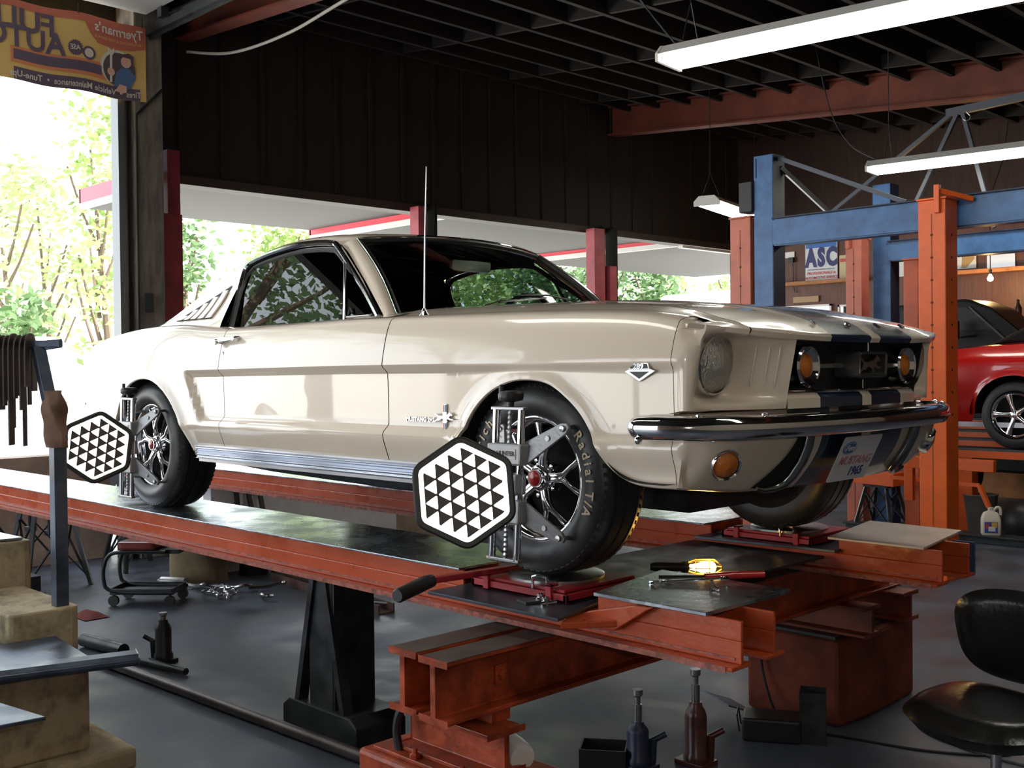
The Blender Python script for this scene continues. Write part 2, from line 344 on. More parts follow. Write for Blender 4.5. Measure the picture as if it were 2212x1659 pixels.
# yard: retaining wall, far building, parked cars seen as pale roofs
one('yard_wall', MB().box(-22,-21.7,-14,34,FZ-.13,.85), mat('white_render',(.80,.78,.74),.8), 'long white rendered wall across the sunlit yard', 'wall')
def tree(x, y, h, r, n, label, mcrown, seed, dens=1.0, trunk=.18, base=1.0):
    rnd = random.Random(seed)
    T = thing('tree', label, 'tree', (x, y, FZ-.13), 0, 'trees beyond the yard')
    z0 = FZ-.13
    mb = MB().tube([(x,y,z0),(x+.1,y+.1,z0+h*.35),(x-.1,y,z0+h*.75)],[trunk,trunk*.7,trunk*.25],8)
    for k in range(7):
        a = rnd.random()*2*PI; zz = z0+h*(.3+.06*k); mb.tube([(x,y,zz),(x+math.cos(a)*r*.4,y+math.sin(a)*r*.4,zz+h*.10),(x+math.cos(a)*r*.75,y+math.sin(a)*r*.75,zz+h*.22)],[trunk*.4,trunk*.22,.02],5)
    obj('trunk', mb, mat('bark',(.12,.09,.06),.9), T)
    mb = MB(); cl = []
    for k in range(n):
        a = rnd.random()*2*PI; q = math.sqrt(rnd.random()); zz = z0+h*base*.16+(h*(1-base*.16))*rnd.random(); w_ = r*(1-.65*abs((zz-z0)/h-.5)*1.6)
        cl.append((x+math.cos(a)*q*w_, y+math.sin(a)*q*w_, zz, .22+.3*rnd.random()))
    for cx,cy,cz,cr in cl:
        for j in range(int(26*dens)):
            d = Vector((rnd.gauss(0,1),rnd.gauss(0,1),rnd.gauss(0,1))).normalized()*cr*rnd.random()**.4*1.3
            p = Vector((cx,cy,cz))+d; u = Vector((rnd.gauss(0,1),rnd.gauss(0,1),rnd.gauss(0,.6))).normalized(); v = u.orthogonal().normalized(); s = .055+.06*rnd.random()
            mb.add([p-u*s, p+v*s*.5, p+u*s, p-v*s*.5], [(0,1,2,3)])
    obj('crown', mb, mcrown, T)
g1 = mat('light_leaves', (.34,.46,.16), .6, noise=.4, ns=2); g2 = mat('deep_leaves', (.16,.27,.11), .6, noise=.4, ns=2); g3 = mat('olive_leaves', (.42,.50,.25), .6, noise=.4, ns=2)
for i,(x,y,h,r,n,lb,m) in enumerate([
    (-17.2,3.65,5.2,.9,60,'pale leafy tree at the far left edge of the open bay',g3),
    (-17.8,4.55,5.3,.75,42,'pale yellow green tree in the middle of the open bay',g3),
    (-13.9,2.68,2.7,.38,26,'dark green narrow shrub behind the hanging straps',g2),
    (-15.1,4.40,6.2,.62,44,'thin leafed tall tree left of the grey masonry post',g1),
    (-15.9,6.35,4.7,.42,46,'dark narrow tree just right of the maroon post',g2),
    (-16.4,8.75,5.0,.9,80,'light green tree above the coupe rear window',g1),
    (-17.5,10.6,5.2,.8,60,'loose green tree left of the first rose red post',g3),
    (-15.3,12.6,4.6,1.0,120,'bright leafy tree seen through the coupe windscreen, the left one',g1),
    (-16.6,15.0,5.0,1.0,120,'bright leafy tree seen through the coupe windscreen, the right one',g1),
    (-14.2,14.1,4.5,.8,130,'dark green tree behind the windscreen pillar',g2),
    (-13.2,14.9,4.6,.8,130,'dense dark tree beside the rose red double post',g2),
    (-12.9,16.3,4.2,.75,80,'dark green tree just right of the double post',g2),
    (-14.6,18.9,4.5,.9,70,'sunlit loose tree right of the double post, the farther one',g1),
    (-13.6,20.6,4.8,.6,40,'green tree left of the pink orange post',g1)]):
    tree(x,y,h,r,n,lb,m,i+3, trunk=.10)
def van(x, y, L_, Wd, h, rz, label):
    T = thing('parked_van', label, 'van', (x, y, FZ-.13), rz, 'white vans parked in the yard'); M_ = Matrix.Translation((x,y,FZ-.13)) @ Matrix.Rotation(rz,4,'Z')
    obj('body', MB().prism(rpoly([(-L_/2,.35),(L_/2,.35),(L_/2,.95),(L_/2-.55,1.10),(L_/2-1.1,h),(-L_/2,h)],.15,4), (0,-Wd/2,0), (1,0,0), (0,0,1), (0,Wd,0)).xf(M_), mat('van_white',(.85,.85,.84),.4), T, bevel=.05)
    for s in (-1,1):
        obj('side_window', MB().box(L_/2-1.9,L_/2-1.15,s*(Wd/2+.002)-.004,s*(Wd/2+.002)+.004,1.15,h-.35).xf(M_), mat('van_glass',(.6,.62,.62),.3), T)
        for xx in (-L_/2+.8, L_/2-.8): obj('tyre', MB().cyl((xx,s*(Wd/2-.2),.33),(xx,s*(Wd/2+.01),.33),.33,24).xf(M_), M_rubber, T, smooth=True)
van(-12.4,1.6,4.0,1.8,2.15,R(75),'white van roof line low in the open left bay'); van(-9.6,17.2,6.2,2.3,3.15,R(82),'big white van filling the bay right of the double post')
# light fittings
M_tube = emis('fluorescent_tube', (1.0,.97,.86), 16)
def fixture(p, q, label, tubes=2):
    p, q = V3(p), V3(q); d = (q-p).normalized(); s = d.cross(Vector((0,0,1))).normalized(); c = (p+q)/2
    T = thing('strip_light', label, 'light', c, 0, 'hanging fluorescent strip lights')
    obj('housing', MB().sweep([p, q], [(-.15,-.025),(-.13,-.027),(-.07,.020),(.07,.020),(.13,-.027),(.15,-.025),(.09,.035),(-.09,.035)]), M_white, T)
    for e, dd in ((p,d),(q,-d)): obj('end_plate', MB().prism([(-.15,-.070),(.15,-.070),(.15,-.02),(.09,.038),(-.09,.038),(-.15,-.02)], e, s, (0,0,1), -dd*.02), M_white, T)
    n = tubes
    for k in range(n):
        o = s*(-.095+.19*k/(n-1)) if n > 1 else s*0
        obj('tube', MB().cyl(p+d*.03+o+Vector((0,0,-.050)), q-d*.03+o+Vector((0,0,-.050)), .022, 12), M_tube, T, smooth=True)
        obj('tube_holder', MB().box(*[v for k_ in range(3) for v in ((p+o)[k_]-.012, (p+o)[k_]+.012)]).xf(Matrix.Translation((0,0,-.045))), M_white, T)
    for t in (.06,.94):
        mb = MB(); c = p.lerp(q,t); top = Vector((c.x, c.y, zceil(c.x))); m = c+Vector((0,0,.30)); mb.tube([c+s*.10+Vector((0,0,.05)), m, c-s*.10+Vector((0,0,.05))], .004, 5); mb.tube([m, top], .004, 5); obj('hanging_wire', mb, M_grime, T)
fixture((-1.58,2.05,2.62),(.82,2.38,2.62), 'long fluorescent strip light hanging above the coupe bonnet, biggest in view', 4)
FIX=0
fixture((-2.3,-2.3,2.72),(.1,-2.3,2.72), 'fluorescent strip light over the near flank of the coupe, above the view', 3)
fixture((1.7,-.6,2.72),(4.1,-.6,2.72), 'fluorescent strip light ahead of the coupe nose, above the view', 3)
fixture((-2.30,6.05,2.53),(.14,6.35,2.53), 'long fluorescent strip light above the blue lift beams', 3)
fixture((-4.55,6.62,2.55),(-4.98,8.3,2.55), 'short fluorescent strip light beside the pink orange lift post', 3)
for pts in ([(-1.5,2.0,2.66),(-1.75,1.95,3.0),(-1.95,1.8,3.4),(-2.0,1.75,3.66)], [(-2.25,6.0,2.58),(-2.5,6.0,2.75),(-2.7,6.0,3.1),(-2.85,6.0,3.74)]):
    one('hanging_cable', MB().tube(crv(pts,5), .006, 5), M_grime, 'thin black cable drooping from the roof to '+('the biggest strip light' if pts[0][1] < 3 else 'the strip light over the blue beams'), 'cable', 'drooping light cables')
# ================================================================ the white coupe
CAR = thing('classic_coupe', 'cream white classic fastback coupe with navy stripes raised on the orange alignment lift', 'car', (-1.37,0,0))
W_ = [(-3.68,.745),(-3.5,.79),(-3.2,.83),(-2.743,.862),(-2.0,.866),(-.7,.866),(0,.862),(.25,.850),(.45,.828),(.58,.805),(.622,.795)]
ZT = [(-3.68,.855),(-3.5,.876),(-3.27,.897),(-2.85,.922),(-2.45,.925),(-2.15,.905),(-1.9,.894),(-1.0,.898),(-.7,.894),(0,.882),(.4,.865),(.55,.845),(.63,.822)]
def zcr(x): return .712 + .010*min(0, (x+1)/1.3)
ARCF = [(-.345,.30),(-.335,.36),(-.30,.47),(-.25,.545),(-.17,.608),(-.08,.645),(.01,.657),(.11,.645),(.19,.60),(.255,.54),(.31,.455),(.355,.385),(.41,.345),(.48,.331),(.572,.33)]
ARCR = [(-3.06,.33),(-3.045,.42),(-3.0,.52),(-2.92,.60),(-2.82,.645),(-2.72,.663),(-2.62,.66),(-2.52,.63),(-2.42,.57),(-2.34,.49),(-2.28,.41),(-2.24,.33),(-2.225,.30)]
def dense(tab, n=5):
    return [(p.x, p.y) for p in crv([(a,b,0) for a,b in tab], n)]
AF, AR_ = dense(ARCF), dense(ARCR)
def lin(x, tab):
    for i in range(len(tab)-1):
        if tab[i][0] <= x <= tab[i+1][0]:
            t = (x-tab[i][0])/max(1e-9, tab[i+1][0]-tab[i][0]); return tab[i][1]*(1-t)+tab[i+1][1]*t
    return tab[0][1] if x < tab[0][0] else tab[-1][1]
def zbot(x):
    if x < -3.06: return .33 + .11*sstep(-3.06, -3.68, x)
    if x <= -2.225: return lin(x, AR_)
    if x < -.345: return .325
    return lin(x, AF)
AFn, ARn = np.array(AF), np.array(AR_)
def darch(x, z):
    A = AFn if x > -1.4 else ARn
    if abs(x-(0 if x > -1.4 else -2.7)) > .75: return 9
    return float(np.sqrt(((A-(x,z))**2).sum(1)).min())
def yside(x, z):
    Wx = itp(x, W_); zt = itp(x, ZT); zc = zcr(x)
    if z <= zc:
        o = itp(z, [(.29,.05),(.34,.034),(.38,.020),(.42,.006),(.447,.0),(.48,.004),(.60,.003),(zc,.0)])
        xr = -2.287 + (.703-z)/(.703-.408)*.17
        m = sstep(xr, xr+.035, x) * sstep(.452, .492, z) * (1-sstep(zc-.034, zc-.002, z))
        m *= 1-.60*sstep(-.6, .3, x)
        if x < -2.35: m = 0
        o += .027*m
    else:
        f = (z-zc)/(zt-zc); o = itp(f, [(0,0),(.3,.010),(.6,.023),(.85,.040),(.95,.053),(1,.078)])
        if x < -2.2: o -= .012*sstep(-2.2,-2.6,x)*math.sin(PI*min(1,f))*(1-sstep(-3.1,-3.4,x))
    d = darch(x, z)
    if d < .2: o -= .013*math.exp(-(d/.032)**2)
    return -(Wx-o)
NA, NB = 34, 16
def side_grid(xs):
    P = []
    for x in xs:
        zb, zc, zt = zbot(x), zcr(x), itp(x, ZT); row = []
        zb = min(zb, zc-.02)
        for i in range(NA): z = zb+(zc-zb)*i/NA; row.append((x, yside(x,z), z))
        for i in range(NB+1):
            f = i/NB; f = 1-(1-f)**1.35; z = zc+(zt-zc)*f; row.append((x, yside(x,z), z))
        Wx = itp(x, W_); row += [(x, -(Wx-.095), zt+.004), (x, -(Wx-.12), zt+.005)]
        P.append(row)
    return P
def xs_between(a, b, step=.03):
    s = {round(a,5), round(b,5)}
    n = max(2, int((b-a)/step)); s |= {round(a+(b-a)*i/n, 5) for i in range(n+1)}
    for q, _ in AF+AR_:
        if a < q < b: s.add(round(q,5))
    for q in (-2.29,-2.27,-2.25,-2.2,-2.17,-2.14,-2.12,-2.1,-2.08):
        if a < q < b: s.add(q)
    s = sorted(s); out = [s[0]]
    for q in s[1:]:
        if q-out[-1] > .0025: out.append(q)
    out[-1] = s[-1]
    return out
def lip(mb, A):   # the rolled edge of a wheel opening and the wheelhouse skin behind it
    mb.grid([[(x, yside(x, max(z,zbot(x)))+k, z+dz) for x, z in A] for k, dz in ((0,0),(.006,-.004),(.016,-.002),(.02,.008))])
def bodyside(name, a, b, arch=None, sub=None):
    mb = MB().grid(side_grid(xs_between(a, b)))
    if arch: lip(mb, arch)
    return pair(name, mb, M_cream, CAR, smooth=True, ang=28)
fender = bodyside('front_fender', -.733, .572, AF)
quarter = bodyside('rear_quarter', -3.68, -1.953, AR_)
door = pair('door', MB().grid(side_grid(xs_between(-1.949, -.738))), M_cream, CAR, smooth=True, ang=28)
# dark inner shell behind the panel gaps, wheel wells, floor pan
mb = MB()
for x0, x1 in ((-2.20,-.36),):
    mb.box(x0, x1, -.80, .80, .27, .86)
mb.box(-3.6, -3.1, -.7, .7, .36, .83); mb.box(-3.1,-2.2,-.55,.55,.30,.84); mb.box(-.36,.42,-.50,.50,.30,.84); mb.box(.42,.50,-.72,.72,.34,.60)
mb.box(.42,.54,-.55,.55,.60,.76)
obj('underbody', mb, M_mblack, CAR)
for A in (AF, AR_):
    mb = MB()
    mb.grid([[(x, y, z+.012) for x, z in A] for y in (-.84,-.66,-.46)])
    cx = sum(p[0] for p in A)/len(A)
    vs = [(x, -.46, z+.012) for x, z in A]; mb.add(vs+[(cx,-.46,.3)], [(i, i+1, len(vs)) for i in range(len(vs)-1)])
    pair('wheelhouse', mb, M_mblack, CAR)
# hood, cowl, fender tops
ZC = [(-1.0,.955),(-.75,.955),(-.3,.945),(0,.935),(.3,.912),(.5,.888),(.65,.857),(.74,.826),(.80,.787)]
XL = [(0,.805),(.2,.80),(.43,.783),(.55,.752),(.64,.718),(.74,.662),(.80,.63)]
def zhood(x, a):
    xs = x+(.80-itp(a, XL))*sstep(.2,.8,x); zc = itp(xs, ZC); ze = itp(x, ZT)+.005
    return zc-(zc-ze)*(a/.80)**3 + .007*(1-sstep(.24,.33,a))*(1-sstep(.5,.78,xs))
def hoodgrid(a0, a1, n, x0=-.75, lipz=True):
    P = []
    for i in range(n+1):
        y = a0+(a1-a0)*i/n; xl = itp(abs(y), XL); row = []
        for j in range(40):
            t = j/39; t = 1-(1-t)**1.4; x = x0+(xl-x0)*t; yy = y
            if abs(y) > .624: yy = math.copysign(.624+(abs(y)-.624)/.176*(itp(x,W_)-.118-.624), y)
            row.append((x, yy, zhood(x, abs(y))))
        if lipz: z = row[-1][2]; row += [(xl+.004, y, z-.008), (xl-.002, y, z-.022), (xl-.03, y, z-.024)]
        P.append(row)
    return P
HOOD = obj('hood', MB().grid(hoodgrid(-.62,.62,48)), M_creamstripe, CAR, smooth=True)
pair('fender_top', MB().grid(hoodgrid(-.80,-.624,10, x0=-.80)), M_cream, CAR, smooth=True)
obj('cowl', MB().grid([[(x, y, zhood(-.75, abs(y))-.004) for y in np.linspace(-.80,.80,33)] for x in (-1.05,-.9,-.756)]), M_cream, CAR, smooth=True)
# letters on the hood lip
mb = MB()
for ch, y in zip('FORD', (-.30,-.10,.10,.30)):
    x = itp(abs(y), XL)-.045; z = zhood(x, abs(y))
    obj('hood_letter', text_mb(ch, .034, (x, y, z+.004), (0,1,0), (-.75,0,.6), .006, .0006), M_chrome, HOOD)
# front face: headlamp shell and panel, right then mirrored
XM = [(.43,.752),(.45,.738),(.50,.700),(.55,.645),(.58,.618),(.64,.602),(.70,.606),(.735,.622),(.765,.632),(.785,.630),(.795,.618)]
XT = [(.43,.765),(.55,.728),(.64,.692),(.74,.648),(.785,.626),(.795,.618)]
XB = [(.43,.755),(.55,.715),(.64,.680),(.74,.652),(.785,.632),(.795,.618)]
def xface(a, z):
    e = sstep(.768,.80,z); f = sstep(.605,.572,z); x = itp(a, XM)
    return x+(itp(a,XT)-x)*e + (itp(a,XB)-x)*f + .2*(z-.69)*(1-sstep(.77,.795,a))+(0 if a < .77 else 0)
PATH = [(.574,None,0),(.590,None,0),(.604,.7965,0),(.616,.789,.1),(.625,.779,.3),(.631,.767,.6)]+[(None,a,1) for a in np.linspace(.755,.43,38)]
P = []
for k, (px, a, wl) in enumerate(PATH):
    aa = a if a is not None else .806
    zt = itp(aa, [(.43,.774),(.55,.785),(.64,.797),(.76,.815),(.78,.820)]) if px is None else itp(px, ZT)
    row = []
    for j in range(33):
        z = .552+(zt-.552)*j/32; f = max(0, (z-.712)/(zt-.712)); tk = .072*f**2.2
        if a is None: x, y = px, yside(px, z)
        elif px is not None: x, y = px+.2*(z-.69)*wl*.6-tk*(.2+.3*wl), -(a-tk*(1-wl))
        else: x, y = xface(a, z), -a
        if j == 0 and a is not None: row.append((x-.05, y+.0, z))
        elif a is not None and j == 0: pass
        else: row.append((x, y, z))
    if a is None: pass
    row.append((row[-1][0]-(.035 if px is None else .012), row[-1][1]+(.05 if aa > .75 else 0), row[-1][2]+.005))
    P.append(row)
mb = MB().grid(P); pair('headlamp_panel', mb, M_cream, CAR, smooth=True, ang=70)
for a in (.525,.498,.471):
    pair('gill', MB().tube([(xface(a,z)+.002, -a, z) for z in np.linspace(.625,.75,9)], [.001]+[.0035]*7+[.001], 6), M_cream, CAR, smooth=True)
for s in (-1, 1):
    L = obj('headlamp', MB().lathe((.617, s*.645, .698), (1,0,-.16), [(.098,-.02),(.098,.004),(.094,.011),(.088,.012)], 40, caps=False), M_chrome, CAR, smooth=True)
    obj('headlamp_lens', MB().lathe((.617, s*.645, .698), (1,0,-.16), [(.089,.006),(.065,.018),(.03,.026),(0,.029)], 40, caps=False), M_lens, L, smooth=True)
# grille surround, mesh, bars, corral with horse, fog lamps
def xc_(a): return .752+.040*(1-(a/.43)**2)
mb = MB()
mb.grid([[(xc_(a)-.018-(.05 if z < .556 else .0 if z<.6 else .012), y, z) for y, a in [(q, abs(q)) for q in np.linspace(-.43,.43,31)]] for z in (.552,.558,.575,.590,.604)])
obj('lower_grille_panel', mb, M_creamstripe, CAR, smooth=True)
mb = MB().grid([[(xc_(abs(y))-.026-dx, y, z) for y in np.linspace(-.43,.43,31)] for z, dx in ((.604,0),(.610,-.004),(.614,.0),(.612,.03))])
obj('grille_trim', mb, M_chrome, CAR, smooth=True)
M_mesh = mat('black_honeycomb', (0.012,.012,.013), .4, bump=1, bs=160)
out = [(-.405,.62),(-.385,.603),(.385,.603),(.405,.62),(.405,.775),(-.405,.775)]
GR = obj('grille', MB().grid([[(xc_(abs(y))-.085+.2*(z-.69), y, z) for y in np.linspace(-.43,.43,31)] for z in (.59,.69,.80)]), M_mesh, CAR, smooth=True)
mb = MB()
for s in (-1,1): mb.add([(.733,s*.429,.60),(.768,s*.429,.785),(.67,s*.43,.785),(.64,s*.43,.60)], [(0,1,2,3)])
mb.grid([[(xc_(abs(y))+.0-d, y, .778+d*.1) for y in np.linspace(-.43,.43,21)] for d in (0,.10)])
obj('grille_shroud', mb, M_black, CAR)
mb = MB().box(.735,.745,-.27,-.10,.682,.698).box(.735,.745,.10,.27,.682,.698).box(.775,.782,-.003,.003,.735,.778).box(.755,.762,-.003,.003,.605,.645)
obj('grille_bar', mb, M_dchrome, CAR, bevel=.002)
cor = rpoly([(-.10,.646),(.10,.646),(.11,.738),(-.09,.738)], .02); inn = rpoly([(-.085,.657),(.085,.657),(.093,.727),(-.077,.727)], .012)
n = len(cor); mb = MB(); vs = []
for X, pl in ((.71,cor),(.790,[(a*.97,.69+(b-.69)*.97) for a,b in cor]),(.798,[(a*.93,.69+(b-.69)*.93) for a,b in cor]),(.794,inn),(.76,inn)): vs += [(X,a,b) for a,b in pl]
mb.add(vs, [(k*n+i, k*n+(i+1)%n, (k+1)*n+(i+1)%n, (k+1)*n+i) for k in range(4) for i in range(n)]+[tuple(range(4*n,5*n))])
COR = obj('grille_emblem', mb, mat('gunmetal',(.12,.12,.125),.25,.7), CAR, smooth=True)
HORSE = [(-.98,.30),(-.80,.42),(-.66,.34),(-.52,.18),(-.2,.16),(.12,.24),(.32,.28),(.52,.46),(.62,.62),(.70,.52),(.92,.30),(.86,.20),(.66,.22),(.56,.02),(.70,-.10),(.98,-.12),(.96,-.24),(.66,-.24),(.46,-.16),(.30,-.18),(.42,-.40),(.22,-.50),(.12,-.22),(-.20,-.10),(-.42,-.30),(-.70,-.34),(-.95,-.50),(-1.0,-.40),(-.72,-.18),(-.62,.0),(-.66,.16),(-.82,.24)]
obj('horse', MB().prism([(a*.075, b*.055) for a,b in HORSE], (.765,0,.692), (0,1,0), (0,0,1), (.022,0,0)), M_dchrome, COR)
for s in (-1,1):
    F = obj('fog_lamp', MB().lathe((.722, s*.335, .69), (1,0,0), [(.060,-.04),(.068,.01),(.068,.03),(.062,.036),(.056,.034)], 36, caps=False), M_chrome, CAR, smooth=True)
    obj('fog_lamp_reflector', MB().lathe((.722, s*.335, .69), (1,0,0), [(.056,.034),(.03,.012),(0,.006)], 36, caps=False), M_chrome, F, smooth=True)
    obj('amber_lens', MB().lathe((.722, s*.335, .69), (1,0,0), [(.04,.012),(.036,.026),(.018,.034),(0,.036)], 24, caps=False), M_amber, F, smooth=True)
# stone shield, valance
mb = MB().grid([[(x-dx, y, z) for y, x in [(q, itp(abs(q), [(0,.755),(.41,.725),(.6,.695),(.72,.66),(.79,.618)])) for q in np.linspace(-.79,.79,41)]] for z, dx in ((.552,.05),(.545,.10),(.538,.10),(.535,.0),(.525,-.01),(.47,-.0))])
obj('stone_shield', mb, M_creamstripe, CAR, smooth=True)
VT = [(0,.775),(.25,.768),(.5,.742),(.66,.708),(.74,.668),(.78,.638),(.795,.618)]
VB = [(0,.665),(.25,.655),(.5,.632),(.66,.605),(.74,.585),(.795,.560)]
def vpt(y, t, off=0):
    a = abs(y); zt, zb = .49, itp(a, [(0,.295),(.5,.302),(.70,.32),(.795,.331)])
    x = itp(a,VT)+(itp(a,VB)-itp(a,VT))*t**1.25; x += .012*math.sin(PI*t)
    return (x+off, y, zt+(zb-zt)*t)
def vwrap(s_):
    out = []
    for x, a, w in ((.574,None,0),(.590,None,0),(.612,.800,0),(.628,.790,.0),(.640,.777,0)):
        col = []
        for t in np.linspace(0,1,17):
            z = .49+(.331-.49)*t; a_ = a if a is not None else -yside(x, z); xx = x-(.07*t**1.25 if a is not None and x > .6 else 0)*((x-.59)/.05)
            col.append((xx, s_*(a_ - (.012*t if a is not None else 0)), z))
        col += [(col[-1][0]-.02, col[-1][1]*.985, col[-1][2]-.003), (col[-1][0]-.05, col[-1][1]*.97, col[-1][2])]
        out.append(col)
    return out
P = [[vpt(y, t) for t in np.linspace(0,1,17)]+[(vpt(y,1)[0]-.02, y, vpt(y,1)[2]-.004), (vpt(y,1)[0]-.05, y, vpt(y,1)[2])] for y in np.linspace(-.755,.755,55)]
P = vwrap(-1)+P+vwrap(1)[::-1]
VAL = obj('front_valance', MB().grid(P), M_creamstripe, CAR, smooth=True)
for s in (-1,1):
    bar = [(s*(.362), .03),(s*.360,.25),(s*.357,.5),(s*.357,.75),(s*.365,.90),(s*.40,.97),(s*.45,.985),(s*.49,.95)]
    G = obj('valance_guard', MB().tube([vpt(y,t,.014) for y,t in bar], [.018,.019,.019,.018,.016,.014,.012,.008], 10), mat('smoky_chrome',(.30,.30,.30),.18,1.0), CAR, smooth=True)
    obj('duct_opening', MB().grid([[vpt(s*(.372+(w_*(.030+.11*t**1.3))), t, .006) for w_ in (0,.25,.5,.75,1)] for t in np.linspace(.06,.95,14)]), M_mblack, G)
    p = Vector(vpt(s*.675, .52)); ax = Vector((.82, s*.42, -.38)).normalized()
    Pk = obj('parking_lamp', MB().lathe(p, ax, [(.05,-.015),(.052,.008),(.047,.016),(.042,.012)], 32, caps=False), M_chrome, CAR, smooth=True)
    obj('amber_lens', MB().lathe(p, ax, [(.043,.008),(.03,.02),(0,.026)], 28, caps=False), M_amber, Pk, smooth=True)
# bumper
BC = [(.45,-.852),(.50,-.846),(.575,-.826),(.635,-.790),(.685,-.740),(.735,-.66),(.775,-.53),(.805,-.30),(.825,0)]
BC = [(x,y,.510) for x,y in BC]; BC = BC+[(x,-y,z) for x,y,z in BC[-2::-1]]; BC = crv(BC, 7)
mb = MB(); N = len(BC); prof = [(.0,.036),(.014,.033),(.026,.022),(.030,.006),(.030,-.008),(.024,-.024),(.012,-.034),(0,-.037),(-.012,-.034),(-.018,-.02),(-.018,.02),(-.012,.034)]
vs = []
for i, p in enumerate(BC):
    d = (BC[min(i+1,N-1)]-BC[max(i-1,0)]).normalized(); a = Vector((d.y, -d.x, 0))
    e = min(i, N-1-i)/7.0; k = math.sqrt(max(.04, 1-(1-min(1,e/1.0))**2)) if e < 1 else 1
    wob = 1+.10*math.exp(-((abs(p.y)-.74)/.10)**2)
    vs += [p + a*u*k*(1 if u>0 else 1) + Vector((0,0,v*k*wob)) for u, v in prof]
m_ = len(prof); mb.add(vs, [(i*m_+j, i*m_+(j+1)%m_, (i+1)*m_+(j+1)%m_, (i+1)*m_+j) for i in range(N-1) for j in range(m_)]+[tuple(range(m_)), tuple(range((N-1)*m_, N*m_))])
BUM = obj('front_bumper', mb, M_chrome, CAR, smooth=True, rec=True, ang=70)
for x, y, z in ((.655,-.78,.546),(.760,-.60,.546),(.655,.78,.546),(.760,.60,.546),(.50,-.872,.475)):
    obj('bumper_bolt', MB().lathe((x,y,z), (0,0,1) if z > .5 else (0,-1,0), [(.013,-.004),(.012,.004),(.006,.008),(0,.009)], 14), M_chrome, BUM, smooth=True)
# number plate
c0 = Vector((.795, -.065, .462)); c1 = Vector((.722, -.065, .312)); up = (c0-c1).normalized(); nrm = Vector((0,1,0)).cross(up).normalized(); mid = (c0+c1)/2 + nrm*.004
hp = (c0-c1).length/2
PL = obj('licence_plate', MB().prism(rpoly([(-.125,-hp),(.125,-hp),(.125,hp),(-.125,hp)], .01), mid, (0,1,0), up, nrm*.003), mat('plate_white',(.72,.74,.78),.35), CAR)
for r_i, cm in ((1,M_blue),(.86,mat('plate_white',(.7,.7,.7),.4)),(.80,M_blue)):
    q = [(math.cos(2*PI*k/32)*.042*r_i, math.sin(2*PI*k/32)*.023*r_i) for k in range(32)]
    obj('blue_oval', MB().prism(q, mid+nrm*(.004+.001*(1-r_i)*5)+Vector((0,-.070,0))+up*.043, (0,1,0), up, nrm*.0008), cm, PL)
obj('oval_lettering', text_mb('Ford', .030, mid+nrm*.0065+Vector((0,-.070,0))+up*.043, (0,1,0), up, .001, .0003, shear=.3), mat('plate_white',(.7,.7,.7),.4), PL)
obj('plate_lettering', text_mb('MUSTANG', .044, mid+nrm*.004+up*-.006, (0,1,0), up, .001, .0006, shear=.25, sx=1.02), mat('faded_red_print',(.55,.22,.25),.5), PL)
obj('plate_year', text_mb('1965', .048, mid+nrm*.004+up*-.05+Vector((0,.035,0)), (0,1,0), up, .001, .0008), mat('blue_print',(.03,.06,.25),.5), PL)
# ---------------- greenhouse
ZR = [(-1.20,1.285),(-1.4,1.312),(-1.65,1.322),(-1.9,1.311),(-2.2,1.262),(-2.5,1.166),(-2.8,1.045),(-3.06,.93)]
ZE = [(-1.28,1.222),(-1.36,1.240),(-1.5,1.262),(-1.68,1.266),(-1.86,1.250),(-2.0,1.228),(-2.14,1.196),(-2.26,1.158),(-2.52,1.068),(-2.82,.967),(-3.0,.917),(-3.06,.90)]
def yrail(x): return itp(x, [(-1.3,.588),(-1.6,.602),(-2.1,.612),(-2.5,.625),(-3.06,.66)])
def roof_pt(x, y):
    a = min(1, abs(y)/yrail(x)); zc, ze = itp(x,ZR), itp(x,ZE)
    sh = .09*(1-min(1,(y/.56)**2))*(1-sstep(-1.32,-1.65,-abs(x)) if False else 1-sstep(1.3,1.65,-x))
    return (x+sh, y, zc-(zc-ze)*(.28*a*a+.22*a**6+.5*a**26))
ROOF = []
xs = list(np.linspace(-1.30,-2.32,36))
def ysr(x, n=36): return [yrail(x)*math.sin(PI/2*q) for q in np.linspace(-1,1,n+1)]
mb = MB().grid([[roof_pt(x, y) for y in ysr(x)] for x in xs])
for s in (-1,1):
    mb.grid([[roof_pt(x, s*(.47+(yrail(x)-.47)*q)) for q in np.linspace(0,1,10)] for x in np.linspace(-2.32,-2.98,24)])
mb.grid([[roof_pt(x, y) for y in ysr(x)] for x in (-2.98,-3.02,-3.06)])
def pillar_y(x, z): 
    ze = itp(x, ZE); t = max(0, min(1, (z-.90)/max(.02, ze-.90))); return .778+(yrail(x)-.778)*t**1.12
for s in (-1,1):
    P = []
    for x in np.linspace(-2.085,-3.06,34):
        ze = itp(x, ZE); zb = itp(x, ZT)-.004
        if ze < zb: ze = zb+.001
        P.append([(x, s*pillar_y(x, zb+(ze-zb)*t), zb+(ze-zb)*t) for t in np.linspace(0,1,14)])
    mb.grid(P)
mb.grid([[roof_pt(x, y) for y in ysr(x)] for x in xs[:1]]+[[(roof_pt(-1.3,y)[0]-.01, y, roof_pt(-1.3,y)[2]-.02) for y in ysr(-1.3)]])
RF = obj('roof', mb, M_creamstripe, CAR, smooth=True, ang=35)
mb = MB().grid([[(roof_pt(x,y)[0]-.01, y*.97, roof_pt(x,y)[2]-.03) for y in ysr(x)] for x in xs]); 
